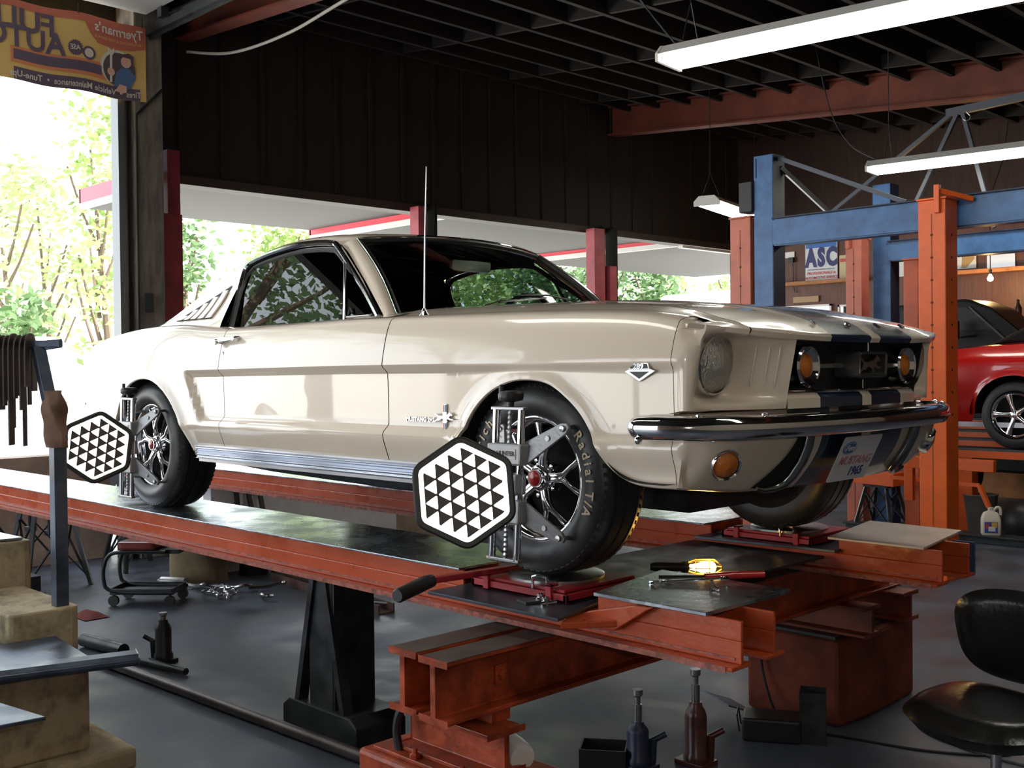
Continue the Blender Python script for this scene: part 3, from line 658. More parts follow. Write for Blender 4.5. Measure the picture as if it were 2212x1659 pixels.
for s in (-1,1):
    mb.grid([[(x, s*(.46+(yrail(x)-.46)*q), roof_pt(x, s*(.46+(yrail(x)-.46)*q))[2]-.02) for q in (0,.5,.97)] for x in np.linspace(-2.32,-2.98,8)])
    mb.grid([[(x, s*(pillar_y(x, z)-.02), z) for z in (.88, itp(x,ZE)-.01)] for x in (-2.09,-2.5,-2.9)])
obj('headliner', mb, M_interior, CAR)
M_glass = glassmat('tinted_window_glass', (.13,.16,.17)); M_wsg = glassmat('windscreen_glass', (.72,.8,.72)); M_bl = glassmat('back_glass', (.9,.95,.9))
obj('back_window', MB().grid([[roof_pt(x, y) for y in np.linspace(-.465,.465,13)] for x in np.linspace(-2.325,-2.975,14)]), M_bl, CAR, smooth=True)
def bw(t): return [roof_pt(x, y) for x, y in t]
mb = MB().tube(bw([(-2.32, y) for y in np.linspace(-.47,.47,13)]+[(x,.47) for x in np.linspace(-2.4,-2.95,8)]+[(-2.98,y) for y in np.linspace(.47,-.47,13)]+[(x,-.47) for x in np.linspace(-2.95,-2.4,8)]), .008, 6, True)
obj('back_window_trim', mb, M_chrome, CAR, smooth=True)
def wsp(y, v):   # y -1..1, v 0 base .. 1 top
    q = 1-y*y; b = Vector((-.865+.17*q, .68*y, .906+.046*q)); t = Vector((-1.292+.088*q, .552*y, 1.252+.028*q)); p = b.lerp(t, v); p.x += .02*math.sin(PI*v); p.z += .012*math.sin(PI*v); return p
obj('windscreen', MB().grid([[wsp(y, v) for y in np.linspace(-.985,.985,25)] for v in np.linspace(.0,.985,9)]), M_wsg, CAR, smooth=True)
edge = [wsp(-1,v) for v in np.linspace(0,1,9)]+[wsp(y,1) for y in np.linspace(-.92,.92,17)]+[wsp(1,v) for v in np.linspace(1,0,9)]
obj('windscreen_gasket', MB().tube([p+Vector((.004,0,-.002)) for p in edge], .014, 8), M_black, CAR, smooth=True)
obj('windscreen_trim', MB().tube([p+Vector((.008,-.012 if p.y<0 else .012,.010)) for p in edge], .005, 8), M_chrome, CAR, smooth=True)
# A pillar skins and side windows
TR = [(-.895,-.728,.905),(-.97,-.705,.965),(-1.08,-.672,1.05),(-1.20,-.636,1.135),(-1.30,-.604,1.205),(-1.36,-.592,1.238)]
mb = MB(); ws = [wsp(-1,v) for v in np.linspace(-.0,1,6)]
mb.grid([[V3(TR[i]).lerp(ws[i]+Vector((.0,-.012,.004)), t)+Vector((.010,-.010,.004))*math.sin(PI*t) for t in np.linspace(0,1,7)] for i in range(6)])
mb.add([V3(TR[-1]), ws[-1]+Vector((0,-.012,.004)), V3(roof_pt(-1.34,-.588)), V3(roof_pt(-1.30,-.50))], [(0,1,3,2)])
pair('windscreen_pillar', mb, M_cream, CAR, smooth=True, ang=60)
def gy(z): return -.722+(z-.90)*.335
TOPL = [(-1.335,1.208),(-1.40,1.232),(-1.50,1.243),(-1.68,1.247),(-1.86,1.231),(-2.0,1.208),(-2.06,1.185),(-2.085,1.14)]
win = [(-.93,.905),(-1.10,1.043)]+TOPL+[(-2.082,1.0),(-2.072,.892)]
win = [(a, b) for a, b in win]
for s in (-1,1):
    mg = MB().add([(x, s*-gy(z), z) for x, z in [(-1.19,.90),(-1.30,1.185)]+TOPL+[(-2.082,1.0),(-2.07,.892)]], [tuple(range(12))])
    obj('side_window', mg, M_glass, CAR)
    obj('quarter_light', MB().add([(x, s*-gy(z), z) for x, z in [(-.945,.905),(-1.285,1.17),(-1.175,.902)]], [(0,1,2)]), M_glass, CAR)
    dw = crv([(x, s*-(gy(z)-.006), z) for x, z in win], 4)
    obj('window_trim', MB().tube([p+Vector((0, s*.008, 0)) for p in crv([(x, s*-gy(z), z+dz) for (x, z), dz in zip(win, [0,.004]+[.016]*8+[0,0])], 4)], .013, 8), M_chrome, CAR, smooth=True)
    obj('window_rubber', MB().tube([p+Vector((.016 if p.x < -2.03 else 0, -s*.004, -.016 if p.z > 1.1 else 0)) for p in dw], .012, 6), M_black, CAR, smooth=True)
    obj('quarter_light_frame', MB().tube([(-1.165, s*-(gy(.90)-.004), .90),(-1.285, s*-(gy(1.19)-.004), 1.19)], .007, 8).tube([(x, s*-(gy(z)-.003), z) for x, z in [(-1.155,.912),(-1.0,.914),(-.965,.925),(-1.10,1.03),(-1.27,1.15)]], .005, 6), M_chrome, CAR, smooth=True)
    obj('window_latch', MB().tube([(-1.15,s*.715,.925),(-1.135,s*.715,.95),(-1.12,s*.717,.93)], .006, 6), M_black, CAR, smooth=True)
# louvres in the rear pillar
for s in (-1,1):
    def lp(x, z, o=0): return (x, s*(pillar_y(x, z)+o), z)
    ztop = lambda x: .957+(x+2.585)*(1.100-.957)/(.415)
    xf0 = lambda z: -2.185+(z-.95)*.22      # leading edge leans
    rec_ = [(-2.600,.950),(-2.40,.950),(-2.20,.950),(-2.165,1.03),(-2.150,1.112),(-2.25,1.080),(-2.40,1.030)]
    LV = obj('quarter_louvre', MB().add([lp(x,z,.003) for x, z in rec_], [tuple(range(7))]), mat('louvre_shadow_gap',(.05,.045,.04),.8), CAR)
    for k in range(5):
        P_ = []
        for t in np.linspace(0,1,8):
            xb = -2.195-.080*k; xt = xb+.045; z0_ = .955; z1_ = max(z0_+.012, ztop(xt-.05)-.004)
            x = xb+(xt-xb)*t-.012*math.sin(PI*t)*-1; z = z0_+(z1_-z0_)*t
            P_.append([lp(x-.002,z,.004), lp(x-.006,z,.012), lp(x-.06,z,.010), lp(x-.066,z,.004)])
        obj('slat', MB().grid(P_), M_cream, LV, smooth=True, ang=30)
# deck and tail
mb = MB(); P = []
for x in list(np.linspace(-2.95,-3.6,12))+[-3.66]:
    Wx = itp(x, W_)-.118; zt = itp(x, ZT)+.005; P.append([(x, y*Wx, zt+.012*(1-y*y)-(.02*sstep(-3.55,-3.68,x)) - .01*(1-abs(y)**8)) for y in np.linspace(-1,1,21)])
mb.grid(P); row = side_grid([-3.68])[0]; mb.grid([[(-3.68, y, z) for _,y,z in row], [(-3.70, y*.5, z) for _,y,z in row], [(-3.70, -y*.5, z) for _,y,z in row], [(-3.68, -y, z) for _,y,z in row]])
obj('trunk_lid', mb, M_cream, CAR, smooth=True)
mb = MB()
for x0, x1 in ((-2.96,-.79),):
    mb.grid([[(x, -(itp(x,W_)-.118), itp(x,ZT)+.005) for x in np.linspace(x0,x1,30)], [(x, -.70, itp(x,ZT)+.006) for x in np.linspace(x0,x1,30)], [(x, -.695, .86) for x in np.linspace(x0,x1,30)]])
pair('belt_ledge', mb, M_cream, CAR, smooth=True)
mb = MB().tube(crv([(-3.66,-.72,.52),(-3.72,-.68,.52),(-3.75,-.50,.52),(-3.76,0,.52),(-3.75,.5,.52),(-3.72,.68,.52),(-3.66,.72,.52)],5), .03, 8); obj('rear_bumper', mb, M_chrome, CAR, smooth=True)
# rocker moulding with ribs
mb = MB(); prof = []
zs = np.linspace(.285,.345,25); P = []
for z in zs: P.append([(x, -(.836+.006*math.sin((z-.285)/.060*2*PI*5)+.006*sstep(.285,.30,z)-.0), z+.0) for x in np.linspace(-2.21,-.37,3)])
mb.grid(P); mb.box(-2.21,-.37,-.825,-.80,.27,.287).box(-2.215,-.365,-.846,-.82,.344,.352)
pair('rocker_moulding', mb, mat('ribbed_bright_metal',(.55,.57,.62),.2,1.0), CAR, smooth=True, ang=80)
# door handle, lock, badges
HD = obj('door_handle', MB().prism(rpoly([(-1.975,.826),(-1.80,.836),(-1.80,.848),(-1.90,.852),(-1.975,.845)],.006), (0,yside(-1.9,.84)-.034,0), (1,0,0), (0,0,1), (0,.016,0)).cyl((-1.955,yside(-1.9,.83)-.03,.835),(-1.955,-.83,.835),.014,10).cyl((-1.82,yside(-1.9,.84)-.03,.842),(-1.82,-.83,.842),.012,10), M_chrome, door, bevel=.002)
obj('handle_button', MB().lathe((-1.965,yside(-1.9,.83)-.03,.83),(0,-1,0),[(.014,-.005),(.014,.008),(0,.010)],14), M_chrome, HD, smooth=True)
obj('door_lock', MB().lathe((-1.93,yside(-1.93,.775),.775),(0,-1,0),[(.011,-.002),(.010,.003),(0,.004)],14), M_chrome, door, smooth=True)
yb = yside(.475,.675)-.004
bq = lambda pts: [(.466+(x-.478)*.80, .676+(z-.676)*.80) for x, z in pts]
EM = obj('engine_badge', MB().prism(bq([(.40,.681),(.435,.696),(.515,.696),(.555,.681),(.478,.640)]), (0,yb,0),(1,0,0),(0,0,1),(0,-.005,0)).prism(bq(rpoly([(.428,.686),(.528,.686),(.522,.712),(.434,.712)],.004)), (0,yb,0),(1,0,0),(0,0,1),(0,-.006,0)), M_dchrome, fender, bevel=.0015)
obj('badge_plaque', MB().prism(bq([(.436,.690),(.520,.690),(.516,.708),(.440,.708)]), (0,yb-.0065,0),(1,0,0),(0,0,1),(0,-.001,0)), M_black, EM)
obj('badge_inlay', MB().prism(bq([(.43,.679),(.525,.679),(.478,.652)]), (0,yb-.0055,0),(1,0,0),(0,0,1),(0,-.001,0)), M_black, EM)
obj('badge_numerals', text_mb('289', .021, (.466,yb-.0080,.694), (1,0,0), (0,0,1), .002, .0006, sx=1.3), M_chrome, EM)
yb = yside(-.40,.52)-.003
PB = obj('pony_badge', MB().box(-.414,-.394,yb-.004,yb,.468,.568).prism([(-.404+a*.052, .520+b*.034) for a,b in HORSE], (0,yb-.004,0),(1,0,0),(0,0,1),(0,-.006,0)), M_dchrome, fender)
for k, m in enumerate((M_red, M_white, M_blue)): obj('colour_bar', MB().box(-.4125+.0063*k,-.4070+.0063*k,yb-.0045,yb-.003,.47,.500).box(-.4125+.0063*k,-.4070+.0063*k,yb-.0045,yb-.003,.54,.566), m, PB)
obj('model_script', text_mb('MUSTANG 2+2', .0225, (-.540,yb-.002,.510), (1,0,0), (0,0,1), .003, .0008, sx=1.1), M_dchrome, fender)
# aerial, wipers, cabin
AE = obj('aerial', MB().tube([(-.606,-.762,.90),(-.598,-.762,1.18),(-.585,-.762,1.45)], [.0045,.0032,.0018], 8).lathe((-.585,-.762,1.45),(0,0,1),[(0,-.004),(.004,0),(0,.005)],8), M_dchrome, CAR, smooth=True)
obj('aerial_base', MB().lathe((-.606,-.762,.885),(0,0,1),[(.022,0),(.020,.010),(.011,.022),(.008,.036),(0,.038)],16), M_chrome, AE, smooth=True)
for x, y, x2, y2 in ((-.74,-.38,-.80,.02),(-.70,.18,-.76,.58)):
    a = wsp(y/.68,0)+Vector((.03,0,.005)); b = wsp(y2/.68,.10)+Vector((.02,0,.01))
    WP = obj('wiper_arm', MB().tube(crv([a, a.lerp(b,.3)+Vector((.01,0,.012)), a.lerp(b,.6)+Vector((.01,0,.006)), b],4), .0045, 6), M_dchrome, CAR, smooth=True)
    obj('wiper_blade', MB().tube([b+Vector((0,-.20,.0)), b+Vector((.012,0,.010)), b+Vector((-.01,.16,-.004))], .004, 6), M_black, WP, smooth=True)
mb = MB().box(-2.2,-1.0,-.68,.68,.5,.60).prism([(-.80,.90),(-.80,.80),(-1.15,.70),(-1.18,.86),(-1.05,.925),(-.90,.93)], (0,-.66,0), (1,0,0), (0,0,1), (0,1.32,0))
obj('dashboard', mb, M_interior, CAR, bevel=.01)
for s in (-1,1):
    obj('front_seat', MB().prism(rpoly([(-1.75,.55),(-1.28,.58),(-1.26,.70),(-1.62,.70),(-1.84,1.03),(-1.93,1.04),(-1.80,.60)], .05), (0,s*.36-.24,0), (1,0,0), (0,0,1), (0,.48,0)), mat('black_vinyl_seat',(.013,.012,.012),.5), CAR, bevel=.02)
obj('rear_seat', MB().prism(rpoly([(-2.2,.5),(-1.95,.5),(-2.1,.9),(-2.25,.93),(-2.7,.92),(-2.9,.89),(-2.9,.85)], .03), (0,-.6,0), (1,0,0), (0,0,1), (0,1.2,0)), M_interior, CAR)
obj('steering_wheel', MB().tube([(-1.22+.06*math.sin(t), .37+.19*math.cos(t), .88+.17*math.sin(t)) for t in np.linspace(0,2*PI,28)[:-1]], .011, 8, True).tube([(-1.22,.37,.88),(-1.0,.37,.84)], .02, 8).tube([(-1.22,.19,.88),(-1.22,.55,.88)], .008, 6), M_black, CAR, smooth=True)
MR = obj('rear_view_mirror', MB().prism(rpoly([(-.12,-.025),(.12,-.025),(.12,.025),(-.12,.025)], .015), (-1.17,-.02,1.165), (0,1,0), (.15,0,1), (.02,0,0)), M_dchrome, CAR, bevel=.003)
obj('mirror_stem', MB().tube([(-1.165,-.02,1.18),(-1.20,-.02,1.25)], .008, 6), M_chrome, MR)
# ---------------- wheels
def lettering(txt, rad, a0, size, y, out=1):
    mb = MB(); ang = a0
    for ch in txt:
        if ch == ' ': ang -= size*.42/rad; continue
        wd = size*(.34 if ch in 'iltI/' else .66); ang -= wd/2/rad
        c = Vector((math.cos(ang)*rad, y, math.sin(ang)*rad)); ry = Vector((math.cos(ang),0,math.sin(ang))); tx = Vector((math.sin(ang),0,-math.cos(ang)))
        t = text_mb(ch, size, c, tx, ry, .0025, .0008); mb.add(t.v, t.f); ang -= wd/2/rad + .004/rad
    return mb
def wheel(cx, side, rot, wd=.115, txt=True):
    y0 = -.705
    M = Matrix.Translation((cx, 0, .325)) @ (Matrix.Identity(4) if side < 0 else Matrix.Rotation(PI, 4, 'Z'))
    o = (0, y0, 0); ax = (0,-1,0); b = wd
    rim = MB().lathe(o, ax, [(.19,-.10),(.185,-.04),(.176,.02),(.178,.055),(.186,.072),(.198,.078),(.207,.085),(.209,.092),(.203,.094),(.196,.088),(.188,.078)], 60, caps=False)
    for k in range(5):
        t = rot+k*2*PI/5
        def pt(r, a, yy): return (math.cos(a)*r, y0-yy, math.sin(a)*r)
        for s in (-1,1):
            rim.tube([pt(.040, t+s*.16,.062), pt(.085,t+s*.055,.070), pt(.115,t+s*.10,.070), pt(.150,t+s*.235,.070), pt(.184,t+s*.285,.066)], [.014,.014,.011,.010,.014], 8)
    rim.lathe(o, ax, [(.052,.03),(.050,.070),(.042,.078),(.030,.080)], 30, caps=False)
    W0 = obj('wheel', rim.xf(M), M_chrome, CAR, smooth=True, ang=60)
    obj('brake_disc', MB().lathe(o, ax, [(.180,-.05),(.13,-.03),(.05,.03),(0,.03)], 32, caps=False).xf(M), M_mblack, W0)
    tp = [(.198,-b*.72),(.232,-b*.97),(.262,-b),(.292,-b*.94),(.312,-b*.82),(.321,-b*.70)]
    for g in (-.45,0,.45): tp += [(.325,(g-.06)*b),(.319,(g-.04)*b),(.319,(g+.04)*b),(.325,(g+.06)*b)]
    tp += [(.321,b*.70),(.312,b*.82),(.307,b*.845),(.305,b*.86),(.292,b*.94),(.272,b*.985),(.262,b),(.240,b*.985),(.225,b*.93),(.212,b*.86),(.205,b*.74)]
    T = obj('tyre', MB().lathe(o, ax, tp, 96, caps=False).xf(M), M_rubber, W0, smooth=True, ang=30)
    for s in (-1,1):
        tb = MB()
        for k in range(70):
            a = 2*PI*k/70
            p0 = Vector((math.cos(a)*.3205, y0-s*b*.66, math.sin(a)*.3205)); p1 = Vector((math.cos(a+.012)*.307, y0-s*b*.86, math.sin(a+.012)*.307)); tb.beam(p0, p1, .014, .006, (math.cos(a),0,math.sin(a)))
        obj('tread_block', tb.xf(M), M_rubber, T)
    if txt:
        l = lettering('Radial T/A', .263, R(38), .046, y0-b-.001); l2 = lettering('Goodrich', .263, R(190), .046, y0-b-.001); l.add(l2.v, l2.f)
        obj('raised_lettering', l.xf(M), M_ltext, T)
    H = obj('centre_cap', MB().lathe(o, ax, [(.034,.07),(.034,.092),(.030,.098),(.026,.098)], 30, caps=False).xf(M), M_chrome, W0, smooth=True)
    obj('cap_badge', MB().lathe(o, ax, [(.027,.097),(.018,.102),(0,.104)], 24, caps=False).xf(M), M_red, H, smooth=True)
    for k in range(5):
        a = rot+PI/5+k*2*PI/5; q = MB().lathe((math.cos(a)*.062, y0, math.sin(a)*.062), ax, [(.010,.03),(.010,.058),(.007,.066),(0,.067)], 8)
        obj('lug_nut', q.xf(M), M_chrome, W0, smooth=True)
wheel(0, -1, R(4)); wheel(-2.743, -1, R(20), .12, txt=False); wheel(0, 1, R(10), txt=False); wheel(-2.743, 1, R(0), .12, txt=False)
obj('front_axle', MB().cyl((0,-.6,.30),(0,.6,.30),.035,10).box(-.3,.3,-.35,.35,.19,.30).tube([(-.4,-.2,.2),(-1.4,-.25,.17),(-2.4,-.3,.2),(-3.5,-.3,.25)], .03, 8), M_grime, CAR)
# ================================================================ the alignment lift under the coupe
def deck(y0, y1, x0, x1, name='runway'): return
LB = 'long orange steel runway with a worn steel deck under the near wheels'
RN = thing('lift_runway', LB, 'lift', (-2.5,-.66,-.28), 0, 'runways of the alignment lift')
def runway(T, yo, yi, near):
    # yo outer edge, yi inner edge
    s = 1 if yi > yo else -1
    a, b = min(yo,yi), max(yo,yi)
    mb = MB()
    xe = .85 if near else .755
    for y, e in ((yo, s), (yi, -s)):
        mb.box(-6.0, xe, min(y, y+e*.012), max(y, y+e*.012), -.130, -.066)      # web
        mb.box(-6.0, xe, min(y-e*.045, y+e*.05), max(y-e*.045, y+e*.05), -.142, -.130)   # lower flange
        mb.box(-6.0, -.29, min(y, y+e*.012), max(y, y+e*.012), -.066, -.008)
        mb.box(.33, xe, min(y, y+e*.012), max(y, y+e*.012), -.066, -.010)
    mb.box(-6.0, xe-.1, a+.02, b-.02, -.085, -.066); mb.box(-6.02,-6.0,a,b,-.14,0)
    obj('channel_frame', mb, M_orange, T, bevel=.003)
    fl = mat('chipped_flange_edge',(.34,.10,.07),.4,noise=.6,ns=40)
    obj('flange_edge', MB().box(-6.0, xe-.02, yo-s*.0485, yo-s*.045, -.146,-.129), fl, T); obj('upper_weld_line', MB().box(-6.0, xe-.02, yo-s*.004, yo, -.119,-.113), fl, T)
runway(RN, -.865, -.69, True)
obj('deck_plate', MB().box(-6.0, -.29, -.885, -.445, -.008, 0), M_plate, RN, bevel=.002)
obj('front_deck_plate', MB().prism([(.33,-.885),(.745,-.880),(.745,-.44),(.25,-.44)], (0,0,-.010), (1,0,0), (0,1,0), (0,0,.012)), M_plate, RN, bevel=.002)
obj('tray_plate', MB().prism([(-.27,-1.045),(.33,-1.045),(.27,-.80),(.20,-.42),(-.27,-.42)], (0,0,-.062), (1,0,0), (0,1,0), (0,0,.010)), mat('dark_tray_steel',(.055,.065,.085),.38,.5,noise=.4,ns=6), RN, bevel=.002)
obj('tray_gusset', MB().prism([(.33,-.052),(.50,-.012),(.56,-.012),(.42,-.10),(.20,-.10)], (0,-.90,0), (1,0,0), (0,0,1), (0,.03,0)).prism([(.335,-1.04),(.45,-.88),(.25,-.88)],(0,0,-.085),(1,0,0),(0,1,0),(0,0,.02)), M_orange, RN, bevel=.003)
RF_ = thing('lift_runway', 'far orange steel runway, its deck under the left wheels of the coupe', 'lift', (-2.5,.8,-.28), 0, 'runways of the alignment lift')
runway(RF_, .61, .86, False)
obj('deck_plate', MB().box(-6.0, -.30, .57, 1.06, -.008, 0), M_plate, RF_, bevel=.002)
obj('front_deck_plate', MB().prism([(.30,.575),(.70,.575),(.62,1.10),(.20,1.12)], (0,0,-.008), (1,0,0), (0,1,0), (0,0,.010)), M_greyplate, RF_, bevel=.002)
obj('tray_plate', MB().prism([(-.30,.50),(.34,.56),(.34,1.05),(-.30,1.1)], (0,0,-.058), (1,0,0), (0,1,0), (0,0,.012)), M_plateB, RF_, bevel=.002)
obj('end_plate', MB().box(.66,.752,.911,.918,-.14,-.012), mat('deep_blue_enamel',(.02,.05,.14),.5), RF_, bevel=.003)
# turn plates under the front wheels
def turnplate(cy, label, lever):
    T = thing('turn_plate', label, 'turn plate', (0, cy, -.05), 0, 'turn plates under the front tyres')
    obj('base_frame', MB().box(-.22,.22,cy-.19,cy+.19,-.050,-.040).box(-.22,.22,cy-.19,cy-.175,-.05,-.022).box(-.22,.22,cy+.175,cy+.19,-.05,-.022).box(-.22,-.205,cy-.19,cy+.19,-.05,-.022).box(.205,.22,cy-.19,cy+.19,-.05,-.022), M_rodred, T, bevel=.002)
    obj('slip_plate', MB().box(-.20,.20,cy-.175,cy+.175,-.022,-.012), M_rodred, T, bevel=.002)
    obj('top_disc', MB().lathe((0,cy,-.012),(0,0,1),[(.165,0),(.165,.008),(.158,.0115),(0,.0115)],48), M_steel, T, smooth=True)
    for x in (-.14,.15): obj('lock_clip', MB().box(x-.012,x+.012,cy-.20,cy-.185,-.048,.004).box(x-.012,x+.012,cy-.20,cy-.16,-.004,.004), M_rodred, T, bevel=.002)
    obj('pin', MB().tube([(.07,cy-.185,-.02),(.07,cy-.185,.018),(.09,cy-.185,.024),(.125,cy-.18,.020),(.13,cy-.18,.004)], .005, 8), M_chrome, T, smooth=True)
    return T
turnplate(-.70, 'red framed turn plate under the near front tyre', True); turnplate(.78, 'red framed turn plate under the far front tyre', False)
HND = thing('pry_lever', 'red steel lever with black rubber grip lying across the near runway', 'lever', (-.10,-1.0,0))
obj('bar', MB().beam((-.155,-.66,-.002),(-.135,-1.16,.016),.030,.020), M_rodred, HND, bevel=.003)
obj('bolt', MB().lathe((-.132,-1.15,.024),(0,0,1),[(.012,0),(.012,.008),(0,.010)],8), M_steel, HND)
obj('rubber_grip', MB().tube([(-.135,-1.14,.014),(-.128,-1.18,.011),(-.085,-1.315,.0),(-.082,-1.323,.0)],[.021,.024,.023,.018],14), M_black, HND, smooth=True)
# tools on the front deck plate
def wrench(p, q, label, r=.007, m=None, ring=True):
    p, q = V3(p), V3(q); T = thing('spanner', label, 'spanner', (p+q)/2, 0, 'spanners on the front deck plate')
    d = (q-p).normalized(); s = Vector((-d.y, d.x, 0))
    obj('shank', MB().beam(p, q, r*1.6, r*.9), m or M_chrome, T, bevel=.002)
    obj('ring_end', MB().tube([q+d*.014+ (d*math.cos(a)+s*math.sin(a))*.013 for a in np.linspace(0,2*PI,15)[:-1]], .005, 6, True), M_chrome, T, smooth=True)
    obj('open_end', MB().prism([(-.006,-.008),(-.024,-.016),(-.036,-.012),(-.028,-.006),(-.022,0),(-.028,.006),(-.036,.012),(-.024,.016),(-.006,.008)], p-Vector((0,0,.004)), d, s, (0,0,.008)), M_chrome, T, bevel=.001)
    return T
wrench((.575,-.60,.008),(.445,-.44,.008), 'chrome spanner crossed over another near the work lamp')
wrench((.40,-.64,.008),(.53,-.50,.016), 'chrome spanner nearest the tyre, its ring end forward')
wrench((.385,-.55,.008),(.50,-.40,.010), 'dull spanner lying behind the crossed pair', m=M_dchrome)
T = thing('ratchet', 'red handled breaker bar lying behind the spanners', 'ratchet', (.53,-.41,.01))
obj('handle', MB().tube([(.47,-.50,.014),(.52,-.42,.014),(.585,-.335,.014)],[.010,.013,.011],10), M_red, T, smooth=True)
obj('shaft', MB().cyl((.36,-.60,.012),(.48,-.49,.013),.006,8), M_chrome, T, smooth=True)
for x, y in ((.17,-.93),(.12,-.90)):
    one('socket', MB().lathe((x,y,-.052),(0,0,1),[(.013,0),(.013,.022),(.009,.024),(.009,.010)],14).cyl((x,y-.02,-.046),(x+.015,y+.03,-.046),.008,10), M_chrome, 'small chrome socket on the blue tray plate'+(', nearer the tray corner' if x > .15 else ', farther from the tray corner'), 'socket', smooth=True)
one('steel_flat_bar', MB().beam((.10,-.97,-.047),(.20,-.62,-.047),.06,.008), M_grime, 'dark flat steel strip lying on the tray plate', 'bar')
one('crumpled_rag', MB().grid([[(-.24+.13*i/7+.006*math.sin(i*3+j), -.80+.12*j/7, -.05+.045*math.sin(PI*i/7)*math.sin(PI*j/7)*(1+.3*math.sin(i*2.3+j*1.7))) for j in range(8)] for i in range(8)]), mat('pale_cloth',(.42,.30,.24),.9), 'crumpled pale rag tucked behind the near front tyre', 'rag', smooth=True)
# the lit work lamp
WLp = Vector((.17,-.105,-.045)); ax = Vector((.78,.62,.0)).normalized()
T = thing('work_lamp', 'caged work lamp glowing amber between the two runways', 'lamp', WLp)
cg = MB()
for k in range(6):
    a = k*PI/3; s = Vector((-ax.y,ax.x,0)); o = s*math.cos(a)+Vector((0,0,1))*math.sin(a)
    cg.tube([WLp-ax*.05+o*.018, WLp-ax*.02+o*.03, WLp+ax*.05+o*.03, WLp+ax*.075+o*.008], .0018, 5)
for h in (-.02,.03): cg.tube([WLp+ax*h+(Vector((-ax.y,ax.x,0))*math.cos(a)+Vector((0,0,1))*math.sin(a))*.03 for a in np.linspace(0,2*PI,15)[:-1]], .0018, 5, True)
obj('wire_cage', cg, mat('brass_wire',(.8,.45,.08),.3,1), T)
obj('bulb', MB().lathe(WLp-ax*.02, ax, [(.010,-.02),(.012,0),(.022,.03),(.024,.05),(.016,.07),(0,.076)], 20), emis('glowing_bulb', (1.0,.55,.10), 45), T, smooth=True)
obj('grip', MB().lathe(WLp-ax*.045, -ax, [(.020,0),(.022,.02),(.016,.03),(.017,.12),(.012,.14),(0,.141)], 16), M_black, T, smooth=True)
pl = bpy.data.lights.new('work_lamp_glow', 'POINT'); po = bpy.data.objects.new('work_lamp_glow', pl); COL.objects.link(po); po.location = WLp+Vector((0.02,.03,.06)); pl.energy = 1.6; pl.color = (1,.55,.14); pl.shadow_soft_size = .04
# cross beams on pedestals
M_bt = mat('grimy_beam_top',(.10,.075,.06),.55,noise=.4)
def crossbeam(x, y0, y1, label, bolt):
    T = thing('cross_beam', label, 'beam', (x, y0, -.24), 0, 'orange cross beams under the lift')
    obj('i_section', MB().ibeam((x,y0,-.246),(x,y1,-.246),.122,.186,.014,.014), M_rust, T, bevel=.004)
    obj('top_grime', MB().box(x-.059,x+.059,y0+.008,y1,-.1535,-.1515), M_bt, T)
    if bolt: obj('bolt_plate', MB().box(x+.006,x+.014,y0+.24,y0+.30,-.275,-.215).lathe((x+.014,y0+.27,-.245),(1,0,0),[(.020,0),(.018,.007),(0,.009)],6), M_rust, T)
crossbeam(-.035, -1.345, 1.45, 'orange cross beam, the rear one of the pair under the front wheels', False)
crossbeam(.118, -1.355, 1.45, 'orange cross beam, the front one of the pair with a square bolt plate', True)
T = thing('support_pedestal', 'orange stepped pedestal under the near ends of the cross beams', 'pedestal', (-.05,-1.15,FZ), 0, 'orange pedestals')
obj('i_section', MB().ibeam((-.20,-1.17,-.445),(.235,-1.17,-.445),.15,.135,.012,.012), M_rust, T, bevel=.004)
obj('spacer', MB().box(-.08,.08,-1.24,-1.10,-.378,-.339).box(.085,.16,-1.16,-1.08,-.378,-.339), M_rust, T, bevel=.003)
obj('base_block', MB().prism(rpoly([(-.32,-1.31),(.36,-1.31),(.36,-.98),(-.32,-.98)],.03), (0,0,FZ), (1,0,0), (0,1,0), (0,0,.325)), M_rust, T, bevel=.014)
obj('base_plate', MB().box(-.27,.25,-1.28,-1.06,-.525,-.512), M_rust, T, bevel=.003)
for x in (-.08,.14): obj('anchor_bolt', MB().lathe((x,-1.262,-.512),(0,0,1),[(.018,0),(.018,.012),(.009,.016),(.009,.03),(0,.032)],6), M_rust, T)
T = thing('support_pedestal', 'tall orange painted masonry pedestal under the far runway', 'pedestal', (-.0,1.2,FZ), 0, 'orange pedestals')
rnd = random.Random(3)
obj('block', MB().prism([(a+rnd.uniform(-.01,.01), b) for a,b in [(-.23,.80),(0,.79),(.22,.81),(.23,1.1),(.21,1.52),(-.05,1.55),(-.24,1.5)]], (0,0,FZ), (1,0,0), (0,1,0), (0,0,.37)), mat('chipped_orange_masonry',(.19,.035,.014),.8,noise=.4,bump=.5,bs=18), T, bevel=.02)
obj('cap', MB().box(-.20,.19,.83,1.5,-.482,-.468), M_grime, T)
obj('i_section', MB().ibeam((-.28,.95,-.404),(.30,.95,-.404),.14,.128,.012,.012).ibeam((-.22,1.35,-.404),(.28,1.35,-.404),.14,.128,.012,.012), mat('dull_orange_paint',(.22,.038,.014),.5,noise=.4,bump=.2), T, bevel=.003)
one('bridge_plate', MB().box(-.34,.30,-.40,.55,-.082,-.072), M_grime, 'dark steel plate bridging the two runways under the amber lamp', 'steel plate', bevel=.002)
